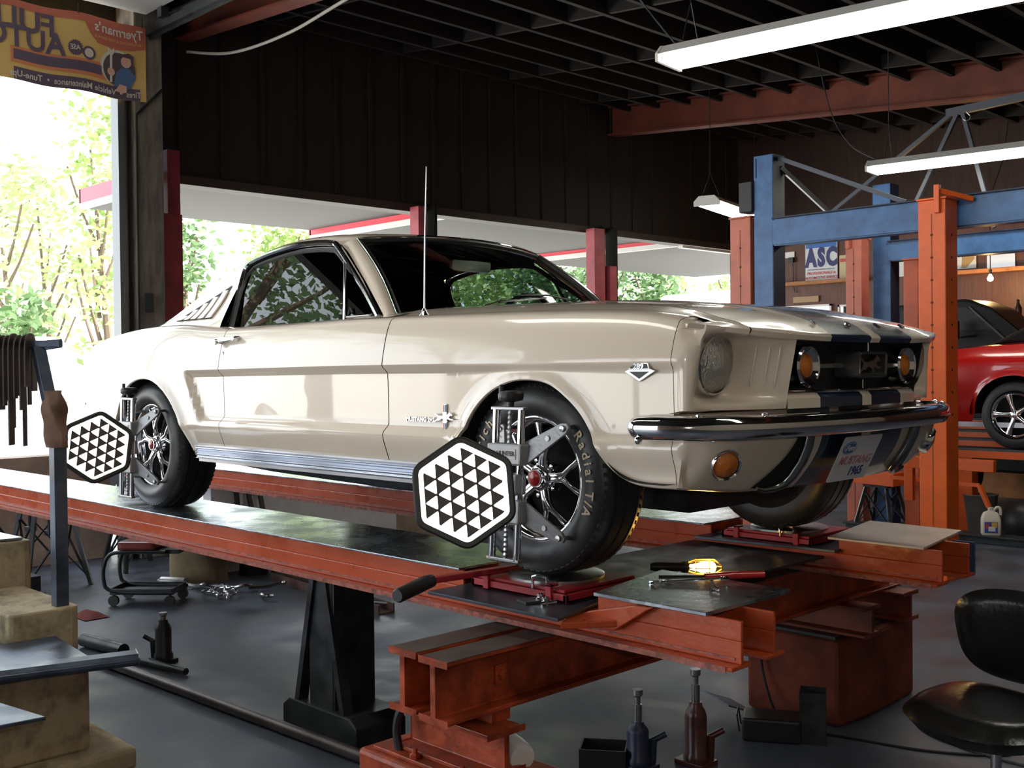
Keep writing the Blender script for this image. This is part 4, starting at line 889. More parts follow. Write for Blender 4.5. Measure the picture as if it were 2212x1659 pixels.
# black stands under the lift
def stand(x, y, w, label, top=-.143):
    T = thing('axle_stand', label, 'stand', (x,y,FZ), 0, 'black stands under the lift')
    obj('column', MB().sweep([(x,y,FZ+.10),(x,y,top)], [(-.11,-.09),(.11,-.09),(.11,.09),(-.11,.09)]).xf(Matrix.Identity(4)), M_grime, T, bevel=.006)
    obj('leg', MB().beam((x-.17,y-.10,FZ+.10),(x-.03,y-.10,top),.05,.03).beam((x+.17,y-.10,FZ+.10),(x+.03,y-.10,top),.05,.03), M_grime, T)
    obj('foot', MB().prism([(-w,0),(w,0),(w,.08),(w-.05,.115),(-w+.05,.115),(-w,.08)], (x,y-.13,FZ), (1,0,0), (0,0,1), (0,.26,0)), M_grime, T, bevel=.006)
stand(-1.33,-.64,.27, 'black steel stand propping the near runway behind the front wheel')
# wheel clamps and reflective targets
def clamp(cx, label, lean=.03):
    """a rim clamp standing off the wheel face, local x = along the car, z = up, y = outward negative"""
    T = thing('wheel_clamp', label, 'wheel clamp', (cx,-.93,.325), 0, 'rim clamps on the coupe wheels')
    def B(x0,x1,y0,y1,z0,z1): return MB().box(cx+x0,cx+x1,-.93+y0,-.93+y1,.325+z0,.325+z1)
    sh = Matrix(((1,0,lean/.23*.5,-lean/.23*.5*.325),(0,1,0,0),(0,0,1,0),(0,0,0,1)))
    rods = MB()
    for x in (-.058,.058): rods.cyl((cx+x,-.93,.325-.255),(cx+x,-.93,.325+.235),.0125,14)
    obj('guide_rod', rods.xf(sh), M_chrome, T, smooth=True)
    obj('threaded_rod', MB().lathe((cx,-.925,.325-.25),(0,0,1),[(.006+.0018*(i%2), i*.008) for i in range(62)],10).xf(sh), M_steel, T)
    obj('end_bar', MB().box(cx-.075,cx+.075,-.942,-.918,.325-.262,.325-.25).xf(sh), M_steel, T, bevel=.003); obj('end_bar', B(-.075,.075,-.012,.012,.232,.244).xf(sh), M_steel, T, bevel=.003)
    obj('tightening_knob', MB().lathe((cx+.0,-.925,.325+.25),(0,0,1),[(.012,-.01),(.012,.008),(.040,.014),(.043,.022),(.043,.036),(.036,.044),(0,.046)],12).cyl((cx-.03,-.94,.325+.29),(cx-.03,-.94,.325+.315),.008,10).xf(sh), M_black, T, smooth=True, bevel=.0)
    for z0, z1, nm in ((.055,.125,'upper_jaw'),(-.135,-.055,'lower_jaw')):
        J = obj(nm, B(-.078,.078,-.022,.022,z0,z1).xf(sh), M_cast, T, bevel=.007)
        sgn = 1 if z0 > 0 else -1
        for xx in ((.06, .185),(-.055,-.10)):
            A = Vector((cx+xx[0], -.915, .325+(z0+z1)/2)); Bp = Vector((cx+xx[1], -.865, .325+sgn*(.175 if xx[0] > 0 else .165)))
            d = (Bp-A); n_ = Vector((-d.z,0,d.x)).normalized()
            pl_ = [A+n_*.036, A-n_*.036, Bp-n_*.020, Bp+d.normalized()*.018-n_*.008, Bp+d.normalized()*.018+n_*.008, Bp+n_*.020]
            obj('arm', MB().add([p+Vector((0,k,0)) for k in (-.006,.006) for p in pl_], [tuple(range(6)), tuple(range(11,5,-1))]+[(i,(i+1)%6,6+(i+1)%6,6+i) for i in range(6)]).xf(sh), M_cast, J, rec=True, bevel=.002)
            obj('rim_claw', MB().cyl(Bp+Vector((0,-.012,0)), Bp+Vector((0,.075,sgn*.006)), .007, 10).lathe(Bp+Vector((0,-.008,0)),(0,-1,0),[(.011,0),(.010,.006),(0,.008)],10).lathe(A.lerp(Bp,.62)+Vector((0,-.007,0)),(0,-1,0),[(.010,0),(.009,.002),(0,.002)],12).xf(sh), M_steel, J, smooth=True)
    obj('maker_plate', MB().prism([(-.045,-.016),(.045,-.016),(.045,.016),(-.045,.016)], (cx+.02,-.953,.325+.092), (1,0,0), (0,0,1), (0,-.001,0)), mat('label_grey',(.55,.55,.54),.4), T)
    tx = text_mb('HUNTER', .021, (cx+.02,-.9545,.325+.093), (1,0,0), (0,0,1), .001, .0005); obj('maker_lettering', tx, M_black, T)
    obj('centre_block', B(-.07,.07,-.03,.022,-.040,.028).xf(sh), M_cast, T, bevel=.006)
    obj('spindle', MB().lathe((cx,-.94,.325),(0,-1,0),[(.026,0),(.026,.02),(.014,.024),(.014,.09)],18), M_steel, T, smooth=True)
    return T
clamp(.0, 'chrome and grey clamp gripping the near front wheel rim'); clamp(-2.745, 'chrome and grey clamp gripping the near rear wheel rim')
def target(c, nrm, roll, label, sz=.171):
    c = V3(c); n = V3(nrm).normalized(); ux = Vector((0,0,1)).cross(n).normalized(); uy = n.cross(ux)
    a, b = ux*math.cos(roll)+uy*math.sin(roll), -ux*math.sin(roll)+uy*math.cos(roll)
    T = thing('alignment_target', label, 'alignment target', c, 0, 'hexagonal targets on the wheel clamps')
    def hexa(r): return [(r*math.sin(k*PI/3), r*math.cos(k*PI/3)) for k in range(6)]
    obj('housing', MB().prism(rpoly(hexa(sz), .028, 5), c-n*.028, a, b, n*.028), M_black, T, bevel=.006)
    o_, i_ = rpoly(hexa(sz*.87), .016, 4), rpoly(hexa(sz*.775), .008, 4); N = len(o_)
    P3 = lambda q, h: c+a*q[0]+b*q[1]+n*h
    obj('reflective_border', MB().add([P3(q,h) for h in (.0008,.0016) for pl_ in (o_, i_) for q in pl_], [(2*N+i, 2*N+(i+1)%N, 3*N+(i+1)%N, 3*N+i) for i in range(N)]+[(i,(i+1)%N,2*N+(i+1)%N,2*N+i) for i in range(N)]), M_retro, T)
    obj('face_panel', MB().prism(rpoly(hexa(sz*.755), .006, 3), c, a, b, n*.0008), mat('dark_grey_face',(.055,.045,.04),.5), T)
    p = sz*.265; w_ = p*.866
    for k, cnt in enumerate((4,5,6,5,4,3)):
        for j in range(cnt):
            x = (k-2.38)*w_*1.0; y = ((cnt-1)/2-j)*p
            tri = rpoly([(x-w_*.56, y),(x+w_*.38, y+p*.485),(x+w_*.38, y-p*.485)], p*.15, 3)
            obj('reflective_triangle', MB().prism(tri, c+n*.0006, a, b, n*.0012), M_retro, T)
    return T, a, b, n
CT1 = Vector((.170,-1.27,.331)); target(CT1, (2.37,-2.13,.356), R(4), 'black hexagonal target with white triangles mounted on the front wheel clamp')
CT2 = Vector((-2.30,-1.28,.357)); target(CT2, (4.84,-2.12,.33), R(-7), 'black hexagonal target with white triangles mounted on the rear wheel clamp')
one('target_arm', MB().tube([(0,-.99,.325),(.03,-1.10,.33),tuple(CT1-Vector((2.37,-2.13,.356)).normalized()*.035)], .016, 10), M_grime, 'dark stub arm joining the front clamp to its target', 'arm', smooth=True)
one('target_arm', MB().tube([(-2.745,-.99,.325),(-2.70,-1.12,.33),tuple(CT2-Vector((4.84,-2.12,.33)).normalized()*.035)], .016, 10), M_grime, 'dark stub arm joining the rear clamp to its target', 'arm', smooth=True)
# ================================================================ left foreground: blocks, plates, rack
def plate_(poly, z, th, name, label, m, cat='steel plate', **k):
    return one(name, MB().prism(poly, (0,0,z-th), (1,0,0), (0,1,0), (0,0,th)), m, label, cat, bevel=.003, **k)
rnd = random.Random(11)
def rough(poly, a=.008): return [(x+rnd.uniform(-a,a), y+rnd.uniform(-a,a)) for x,y in poly]
# concrete piers in two rows (y about -1.6), lower and upper steps
def pier(x0, x1, y0, y1, z0, z1, label):
    return one('concrete_pier', MB().prism(rough(rpoly([(x0,y0),(x1,y0),(x1,y1),(x0,y1)], .03, 2)), (0,0,z0), (1,0,0), (0,1,0), (0,0,z1-z0)), M_conc, label, 'concrete block', 'yellowed concrete piers at lower left', bevel=.015)
pier(-2.12,-1.60,-2.6,-1.63,-.76,-.427,'yellowed concrete pier under the angle iron and steel plates, nearest the camera')
one('pier_footing', MB().prism(rough([(-2.2,-2.8),(-1.45,-2.8),(-1.50,-1.50),(-2.10,-1.48)],.02), (0,0,FZ), (1,0,0), (0,1,0), (0,0,.09)), M_conc, 'chipped concrete footing below the nearest pier', 'footing', bevel=.02)
pier(-3.9,-2.86,-2.1,-1.37,FZ,-.11,'tall yellowed concrete pier at the left edge, behind the steel box post')
pier(-2.78,-2.135,-1.74,-1.44,FZ,-.31,'concrete pier carrying the foot of the steel box post')
plate_([(-3.3,-2.6),(-2.92,-2.2),(-2.88,-1.40),(-3.7,-1.45)], -.095, .012, 'steel_plate', 'shiny steel plate capping the tall concrete pier', M_plate)
plate_([(-2.75,-2.7),(-1.62,-2.7),(-1.50,-1.62),(-2.10,-1.56),(-2.118,-1.76),(-2.35,-1.78)], -.415, .010, 'steel_plate', 'wide scratched steel plate on the nearest pier, behind the angle iron', M_plateB)
T = thing('angle_iron', 'long pale steel angle bar bolted across the near plate', 'angle bar', (-1.7,-2.0,-.37))
obj('bar', MB().sweep([(-1.75,-2.62,-.385),(-1.42,-1.52,-.385)], [(-.045,-.03),(.035,-.03),(.045,-.015),(.045,.0),(.02,.012),(-.045,.014)]), M_steelblue, T, bevel=.004)
for t in (.52,.80): p = V3((-1.82,-2.62,-.415)).lerp(V3((-1.52,-1.64,-.415)), t); obj('bolt', MB().lathe(p, (0,0,1), [(.016,0),(.016,.010),(.010,.012),(0,.013)], 6), M_steel, T)
T = thing('angle_iron', 'short bent steel angle bolted on the far side of the scratched plate', 'angle bar', (-2.3,-2.2,-.37))
obj('bar', MB().sweep([(-2.42,-2.6,-.40),(-2.14,-1.80,-.40)], [(-.06,-.014),(.05,-.014),(.05,0),(-.045,0),(-.045,.09),(-.06,.09)]), M_steelblue, T, bevel=.006)
obj('bolt', MB().lathe((-2.12,-1.87,-.400), (0,0,1), [(.016,0),(.016,.010),(0,.012)], 6), M_steel, T)
plate_([(-1.60,-2.9),(-1.05,-2.45),(-1.00,-2.03),(-1.55,-2.13),(-2.1,-2.5)], -.408, .012, 'steel_plate', 'blue grey steel plate corner with a bolt hole, nearest the camera', M_steelblue)
one('orange_foot_beam', MB().box(-1.58,-1.30,-2.5,-2.20,FZ,-.42), M_rust, 'orange steel end below the nearest blue grey plate', 'beam', bevel=.006)
# leaning steel box post with an arm, wrapped rag and hanging straps
T = thing('box_post', 'dark steel box post with bent upper arm before the rear wheel target', 'post', (-2.195,-1.50,-.31))
obj('post', MB().prism([(-.028,-.028),(.028,-.028),(.028,.028),(-.028,.028)], (-2.195,-1.50,-.31), (1,0,0), (0,1,0), (0,0,.74)), M_steelblue, T, bevel=.003)
obj('upper_arm', MB().beam((-2.197,-1.50,.41),(-2.262,-1.552,.812),.05,.045), M_steelblue, T, bevel=.003)
obj('cross_arm', MB().beam((-2.19,-1.48,.822),(-2.50,-1.78,.822),.035,.03).prism([(-.03,0),(.07,.008),(.07,-.03),(.0,-.04)], (-2.235,-1.525,.835), (.7,.7,0), (0,0,1), (.008,-.008,0)), M_steelblue, T, bevel=.003)
obj('clamp_band', MB().box(-2.228,-2.162,-1.533,-1.467,.40,.43), M_plateB, T, bevel=.004)
one('tied_rag', MB().grid([[(-2.200-.012*v + math.cos(a)*(.046+.010*math.sin(3*a+v*7)+.012*math.sin(v*9+.6)), -1.503-.008*v+math.sin(a)*(.046+.010*math.cos(2*a+v*8)+.008*math.sin(v*11)), .375+v*.245) for a in np.linspace(0,2*PI,26)] for v in np.linspace(0,1,20)]), mat('brown_cloth',(.20,.12,.085),.9,noise=.3,ns=9,bump=.6,bs=20), 'brown cloth wrapped and tied round the post joint', 'cloth', smooth=True)
T = thing('hanging_strap_bundle', 'bundle of dark brown straps looped over the post arm', 'straps', (-2.33,-1.62,.84))
d = Vector((.7,-.7,0)); e_ = Vector((.7,.7,0))
for k in range(9):
    c = V3((-2.285,-1.575,.838))-e_*.024*k; L_ = [.20,.30,.25,.45,.28,.24,.40,.30,.22][k]; L2 = [.22,.28,.46,.24,.38,.26,.30,.42,.28][k]; w_ = .016+.008*(k%3 == 0)
    o = .034+.004*(k%3)
    pts = [c+d*o+Vector((0,0,-L_)), c+d*o+Vector((0,0,-.10)), c+d*o*.9+Vector((0,0,-.025)), c+d*.016+Vector((0,0,.004)), c-d*.016+Vector((0,0,.004)), c-d*o*.9+Vector((0,0,-.025)), c-d*o+Vector((0,0,-.10)), c-d*o+Vector((0,0,-L2))]
    obj('strap', MB().sweep(crv(pts,4), [(-w_,-.003),(w_,-.003),(w_,.003),(-w_,.003)], up=(.7,.7,0)), mat('brown_strap',(.055,.032,.028),.6,noise=.3), T)
# floor clutter, left
T = thing('bottle_jack', 'dark bottle jack standing beside the loose pipes at left', 'jack', (-2.93,-.66,FZ), 0, 'bottle jacks on the shop floor')
def bottle_jack(T, x, y, h, m, ext=0, tall=1.0, pump=(1,0)):
    obj('base', MB().prism(rpoly([(-.07,-.055),(.07,-.055),(.07,.055),(-.07,.055)],.015), (x,y,FZ), (1,0,0), (0,1,0), (0,0,.018)), m, T, bevel=.003)
    obj('cylinder', MB().lathe((x,y,FZ+.018),(0,0,1),[(.050,0),(.050,.02),(.043,.03),(.043,h*.72),(.038,h*.80),(.026,h*.88),(.024,h*.95)],24), m, T, smooth=True)
    obj('ram', MB().lathe((x,y,FZ+.018+h*.94),(0,0,1),[(.017,0),(.017,.02+ext*.55),(.012,.02+ext*.56),(.012,.02+ext*.9),(.021,.025+ext*.92),(.021,.04+ext),(0,.04+ext)],16), M_steel, T, smooth=True)
    px, py = pump; obj('pump', MB().cyl((x+px*.055,y+py*.055,FZ+.02),(x+px*.06,y+py*.06,FZ+.11),.016,10).cyl((x+px*.05,y+py*.05,FZ+.10),(x+px*.11,y+py*.11,FZ+.13),.012,10), m, T, smooth=True)
M_dred = mat('oily_dark_red',(.10,.03,.025),.3,noise=.5,ns=12)
bottle_jack(T, -2.93,-.66,.215, M_grime, 0, 1, (-.8,-.6))
T = thing('bottle_jack', 'oily dark red bottle jack with raised ram in front of the tall orange pedestal', 'jack', (.02,.06,FZ), 0, 'bottle jacks on the shop floor'); bottle_jack(T, .02,.06,.235, M_dred, .09, 1, (.7,.7))
T = thing('bottle_jack', 'dark blue bottle jack at the bottom edge, left of the oily red one', 'jack', (-.115,-.13,FZ), 0, 'bottle jacks on the shop floor'); bottle_jack(T, -.115,-.13,.17, mat('dark_blue_enamel',(.02,.03,.07),.4), .085, 1, (.7,.7))
one('long_pipe', MB().cyl((-3.1,-.93,FZ+.028),(-.55,-.83,FZ+.028),.026,12), mat('brown_steel_pipe',(.10,.075,.07),.4,.5,noise=.4), 'long brown steel pipe lying across the floor below the near runway', 'pipe', smooth=True)
one('short_pipe', MB().tube([(-3.02,-.79,FZ+.02),(-2.58,-.715,FZ+.02)],.018,12), M_grime, 'short thin pipe lying behind the long pipe by the left jack', 'pipe', smooth=True)
one('pipe_stub', MB().cyl((-3.55,-.83,FZ+.04),(-3.15,-.78,FZ+.04),.036,16), M_grime, 'thick black pipe end poking past the scratched plate', 'pipe', smooth=True)
one('cigarette_end', MB().cyl((-1.72,-.80,FZ+.006),(-1.62,-.79,FZ+.006),.006,8), mat('tan_paper',(.55,.42,.28),.8), 'small tan paper stick on the floor beside the long pipe', 'litter', smooth=True)
one('floor_rag', MB().grid([[(-4.42+.26*i/7, -.56+.16*j/7, FZ+.005+.03*math.sin(PI*i/7)*math.sin(PI*j/7)*(1+.4*math.sin(i*2+j))) for j in range(8)] for i in range(8)]), mat('dark_red_cloth',(.22,.04,.03),.9), 'dark red rag on the floor behind the box post', 'rag', smooth=True)
# rolling seat
def loc_(c, rz): return Matrix.Translation(c) @ Matrix.Rotation(rz,4,'Z')
T = thing('rolling_work_seat', 'low rolling mechanic seat with a worn red vinyl pad', 'seat', (-4.45,-.05,FZ))
M_ = loc_((-4.45,-.05,FZ), R(42))
for s in (-1,1):
    obj('side_rail', MB().tube(crv([(.22,s*.13,.36),(-.05,s*.13,.36),(-.16,s*.13,.34),(-.20,s*.13,.26),(-.20,s*.13,.16),(-.17,s*.13,.11),(-.05,s*.13,.09),(.27,s*.13,.09)],5),.013,8).xf(M_), M_black, T, smooth=True)
obj('tray', MB().box(-.16,.26,-.13,.13,.075,.085).box(-.16,.26,-.135,-.128,.075,.115).box(-.16,.26,.128,.135,.075,.115).box(.255,.262,-.13,.13,.075,.115).box(-.165,-.158,-.13,.13,.075,.115).xf(M_), M_grime, T, bevel=.003)
obj('seat_pad', MB().prism(rpoly([(-.10,-.16),(.16,-.16),(.16,.16),(-.10,.16)],.03), (0,0,.375), (1,0,0), (0,1,0), (0,0,.055)).xf(M_), mat('worn_red_vinyl',(.20,.03,.03),.25,noise=.4), T, bevel=.015)
obj('seat_frame', MB().box(-.06,.30,-.11,.11,.345,.372).xf(M_), M_grime, T)
for x in (-.14,.24):
    for s in (-1,1): obj('caster', MB().cyl((x,s*.12-.012,.035),(x,s*.12+.012,.035),.035,16).cyl((x,s*.12,.04),(x,s*.12,.08),.008,8).xf(M_), M_black, T, smooth=True)
# things along the back of the lift
T = thing('paper_sack', 'tall crumpled tan sack standing behind the near runway', 'sack', (-4.9,.62,FZ))
obj('sack_body', MB().grid([[(-4.9+math.cos(a)*(.22+.02*math.sin(4*a+v*6)), .62+math.sin(a)*(.20+.02*math.sin(3*a)), FZ+.30*v) for a in np.linspace(0,2*PI,25)] for v in np.linspace(0,1,8)]), mat('tan_sackcloth',(.22,.17,.10),.9,noise=.3,bump=.5,bs=12), T, smooth=True)
obj('sack_filling', MB().lathe((-4.9,.62,FZ+.24),(0,0,1),[(.2,0),(.12,.03),(0,.02)],20,caps=False), M_mblack, T, smooth=True)
one('spray_can', MB().lathe((-4.88,.30,FZ+.036),(.86,.5,0),[(.012,-.02),(.020,0),(.035,.012),(.035,.20),(.030,.208),(0,.208)],20), mat('scuffed_white_can',(.5,.5,.5),.3,.4,noise=.4), 'scuffed white spray can lying on its side by the tan sack', 'spray can', smooth=True)
one('wooden_crate', MB().box(-4.66,-4.3,1.20,1.5,FZ,FZ+.22), mat('raw_timber',(.34,.25,.15),.8,noise=.3,stretch=(1,8,8)), 'small timber crate behind the pile of chrome clamps', 'crate', bevel=.01)
one('dark_drum', MB().lathe((-4.80,1.02,FZ),(0,0,1),[(.11,0),(.11,.02),(.105,.03),(.105,.30),(.11,.31),(.1,.32),(0,.32)],24), M_mblack, 'black drum in shadow between the sack and the crate', 'drum', smooth=True)
T = thing('chain_clamp_pile', 'heap of chrome chains and clamps on the floor under the runway', 'chains', (-4.25,.65,FZ))
rnd = random.Random(5); p = Vector((-4.65,.40,FZ+.012)); ang = .3
for k in range(46):
    q = p+Vector((math.cos(ang),math.sin(ang),0))*.034; q.z = FZ+.012+.05*math.exp(-((q.x+4.2)**2+(q.y-.66)**2)*14)
    d = (q-p).normalized(); s_ = Vector((-d.y,d.x,0)) if k%2 else Vector((0,0,1)); c = (p+q)/2
    obj('chain_link', MB().tube([c+d*.024*math.cos(t)+s_*.010*math.sin(t) for t in np.linspace(0,2*PI,11)[:-1]], .0042, 5, True), M_dchrome, T, smooth=True)
    p = q; ang += rnd.uniform(-.55,.6); 
    if (p-Vector((-4.2,.66,FZ))).length > .32: ang = math.atan2(.66-p.y, -4.2-p.x)+rnd.uniform(-.4,.4)
for k,(x,y,a) in enumerate(((-4.55,.40,.15),(-4.15,.75,1.1),(-3.95,.56,-.5),(-4.3,.55,.5))):
    d = Vector((math.cos(a),math.sin(a),0)); c = Vector((x,y,FZ+.03))
    obj('clamp_hook', MB().tube(crv([c-d*.14, c, c+d*.09+Vector((0,0,.02)), c+d*.12+Vector((-d.y*.04,d.x*.04,.01)), c+d*.08+Vector((-d.y*.07,d.x*.07,0))],4), .013, 8), M_dchrome, T, smooth=True)
one('floor_channel', MB().sweep([(-4.45,1.02,FZ+.03),(-2.95,.86,FZ+.03)], [(-.06,-.03),(.06,-.03),(.06,.03),(.05,.03),(.05,-.02),(-.05,-.02),(-.05,.03),(-.06,.03)]), mat('brown_red_channel',(.12,.06,.05),.6,noise=.5), 'brown steel channel lying on the floor between the runways', 'channel')
one('channel_wrench', MB().tube([(-3.15,.88,FZ+.045),(-3.02,.93,FZ+.045)],.014,8), M_dchrome, 'small chrome tool lying on the brown floor channel', 'tool', smooth=True)
def trestle(x, y, h, w, label, rz=0, name='trestle_stand'):
    T = thing(name, label, 'stand', (x,y,FZ), 0, 'black trestles'); M_ = loc_((x,y,FZ), rz)
    obj('top_plate', MB().box(-w*.35,w*.35,-w*.35,w*.35,h-.025,h).xf(M_), M_grime, T)
    for sx in (-1,1):
        for sy in (-1,1): obj('leg', MB().beam((sx*w*.3,sy*w*.3,h-.02),(sx*w*.55,sy*w*.55,0),.028,.028).xf(M_), M_grime, T)
    mb = MB()
    for s in (-1,1):
        for a in (-1,1): mb.beam((a*w*.5,s*w*.5,h*.12),(-a*w*.33,s*w*.33,h*.85),.016,.010); mb.beam((s*w*.5,a*w*.5,h*.12),(s*w*.33,-a*w*.33,h*.85),.016,.010)
    obj('brace', mb.xf(M_), M_grime, T); return T
trestle(-5.55,-.25,.58,.42,'black braced trestle in shadow left of the rolling seat'); trestle(-5.75,.55,.56,.36,'black braced trestle behind the rolling seat')
for k,(x,y,z) in enumerate(((-5.9,-.62,-.35),(-5.6,-.34,-.42),(-5.5,-.24,-.45))):
    one('hanging_bolt', MB().cyl((x,y,z+.20),(x,y,z),.018,8).lathe((x,y,z-.03),(0,0,1),[(.045,0),(.045,.035),(.018,.04)],6), M_grime, ['black threaded bolt hanging under the near runway, the leftmost','black threaded bolt under the near runway, the middle one of three','black threaded bolt under the near runway, nearest the box post'][k], 'bolt', 'bolts below the near runway')
T = thing('floor_jack', 'black trolley jack with its handle up in shadow left of the box post', 'jack', (-5.1,-.62,FZ))
obj('chassis', MB().box(-5.35,-4.85,-.72,-.56,FZ+.04,FZ+.20).cyl((-4.85,-.74,FZ+.05),(-4.85,-.54,FZ+.05),.05,14).cyl((-5.3,-.74,FZ+.05),(-5.3,-.54,FZ+.05),.05,14), M_grime, T, bevel=.005)
obj('handle', MB().tube(crv([(-5.3,-.64,FZ+.18),(-5.25,-.66,FZ+.45),(-5.35,-.80,FZ+.55),(-5.8,-1.0,FZ+.60)],4),.018,8), M_grime, T, smooth=True)
for i in range(3): one('leaning_bar', MB().beam((-4.86+.06*i,.98+.09*i+(.03 if i==1 else 0),FZ),(-4.98,.98+.10*i,-.18),.035,.02), M_black, ['black bar leaning on the white low wall, the left one of three','tilted black bar leaning on the white low wall, between two upright ones','black bar leaning on the white low wall, the right one of three'][i], 'bar', 'black bars before the white low wall')
# things around the tall orange pedestal
T = thing('square_tube_stand', 'open ended dark square steel tube standing on the floor', 'tube', (.215,.60,FZ)); M_ = loc_((.215,.60,FZ), R(28))
sq = lambda a: [(-a,-a),(a,-a),(a,a),(-a,a)]
o_, i_ = sq(.052), sq(.045); vs = [(x,y,z) for z in (0,.21) for x,y in o_]+[(x,y,z) for z in (.21,.01) for x,y in i_]
obj('tube_wall', MB().add(vs, [(4*k+i,4*k+(i+1)%4,4*k+4+(i+1)%4,4*k+4+i) for k in range(3) for i in range(4)]+[(0,3,2,1),(12,13,14,15)]).xf(M_), M_grime, T)
T = thing('foot_pump', 'low black box with a wire handle at the foot of the tall orange pedestal', 'pump', (.06,.55,FZ)); M_ = loc_((.06,.52,FZ), R(30))
obj('case', MB().prism(rpoly([(-.11,-.08),(.13,-.08),(.13,.08),(-.11,.08)],.02), (0,0,0), (1,0,0), (0,1,0), (0,0,.095)).xf(M_), M_black, T, bevel=.01)
obj('wire_handle', MB().tube([(-.12,-.05,.03),(-.13,-.05,.10),(-.13,0,.11),(-.13,.05,.10),(-.12,.05,.03)],.004,6).xf(M_), M_black, T, smooth=True)
one('small_steel_plate', MB().beam((-.30,.66,FZ+.07),(-.10,.56,FZ+.07),.14,.006,(0,.4,1)), M_steelblue, 'blue grey steel plate leaning behind the low black box', 'steel plate')
T = thing('open_tray_box', 'small open black box at the bottom edge left of the blue bottle jack', 'box', (-.27,-.22,FZ)); M_ = loc_((-.235,-.19,FZ), R(35))
obj('box_wall', MB().add([(x,y,z) for z in (0,.075) for x,y in [(-.09,-.07),(.09,-.07),(.09,.07),(-.09,.07)]]+[(x,y,z) for z in (.075,.01) for x,y in [(-.084,-.064),(.084,-.064),(.084,.064),(-.084,.064)]], [(4*k+i,4*k+(i+1)%4,4*k+4+(i+1)%4,4*k+4+i) for k in range(3) for i in range(4)]+[(0,3,2,1),(12,13,14,15)]).xf(M_), M_black, T)
one('floor_cable', MB().tube(crv([(-.10,.70,-.15),(-.14,.76,-.50),(-.10,.74,-.70),(.05,.66,-.83),(.30,.72,-.845),(.62,.80,-.845),(.86,.98,-.845),(.70,1.12,-.845),(.50,1.02,-.845),(.72,.92,-.845),(1.0,.90,-.845),(1.35,1.0,-.845)],7), .006, 6), M_black, 'black cable running from the tall pedestal across the floor under the chair', 'cable', smooth=True)
T = thing('plastic_tumbler', 'white plastic tub lying on its side on the near orange pedestal', 'tub', (.2,-1.03,-.52))
obj('shell', MB().lathe((.165,-1.07,-.478),(.8,-.30,-.06),[(.0,-.14),(.036,-.14),(.043,.0),(.043,.05),(.039,.060),(.020,.062),(0,.058)],28,caps=False), mat('white_plastic',(.75,.75,.75),.35), T, smooth=True)
one('hose_loop', MB().tube(crv([(-.08,-1.20,-.35),(-.155,-1.24,-.37),(-.185,-1.25,-.44),(-.17,-1.25,-.52),(-.14,-1.25,-.58)],5), .014, 8), M_black, 'black hose looping down beside the near orange pedestal', 'hose', smooth=True)
# office chair, lower right
T = thing('office_chair', 'black vinyl office chair with rounded backrest at lower right', 'chair', (1.28,.02,FZ)); 
M_ = Matrix.Translation((1.20,-.02,0)) @ Matrix.Rotation(R(168),4,'Z')
def pad(w, h, t, bow, crown, n=14, taper=.15):
    """a stuffed pad in the xy plane: w wide, h deep, t thick"""
    def P(u, v, s):
        r = (abs(u)**3.2+abs(v)**3.2)**(1/3.2); e = max(0, 1-r**4)
        return (u*w/2*(1-taper*v*.5), v*h/2, s*(t/2)*e**.45 + bow*u*u + crown*(1-v)*(1-v)*.25*0)
    mb = MB()
    for s in (1,-1):
        g = []
        for i in range(n+1):
            row = []
            for j in range(n+1):
                u, v = -1+2*i/n, -1+2*j/n; k = 1/max(1e-6,(abs(u)**3.2+abs(v)**3.2)**(1/3.2))*max(abs(u),abs(v)) if (u or v) else 1
                row.append(P(u*k, v*k, s))
            g.append(row)
        mb.grid(g if s > 0 else g[::-1])
    return mb
obj('seat', pad(.50,.48,.11,.02,0).xf(M_ @ Matrix.Translation((0,0,-.40))), M_vinyl, T, smooth=True, weld=True, ang=80)
obj('backrest', pad(.50,.32,.075,.05,0,taper=.12).xf(M_ @ Matrix.Translation((0.02,-.24,-.195)) @ Matrix.Rotation(R(-100),4,'X')), M_vinyl, T, smooth=True, weld=True, ang=80)
obj('back_bracket', MB().beam((0,-.30,-.22),(0,-.28,-.44),.05,.012,(0,1,0)).beam((0,-.28,-.45),(0,0,-.46),.05,.012).xf(M_), M_dchrome, T, bevel=.003)
obj('gas_column', MB().cyl((0,0,-.46),(0,0,-.62),.016,12).cyl((0,0,-.60),(0,0,-.78),.026,12).box(-.09,.09,-.09,.09,-.465,-.45).xf(M_), M_dchrome, T, smooth=True)
for k in range(5):
    a = k*2*PI/5+.4; d = Vector((math.cos(a),math.sin(a),0))
    L_ = obj('leg', MB().beam(Vector((0,0,-.755)), d*.27+Vector((0,0,-.785)), .035,.025).xf(M_), M_dchrome, T, bevel=.004)
    obj('caster', MB().cyl(d*.27+Vector((-d.y*.014,d.x*.014,-.825)), d*.27+Vector((d.y*.014,-d.x*.014,-.825)), .025,14).cyl(d*.27+Vector((0,0,-.82)), d*.27+Vector((0,0,-.78)), .006,6).xf(M_), M_black, L_, smooth=True)
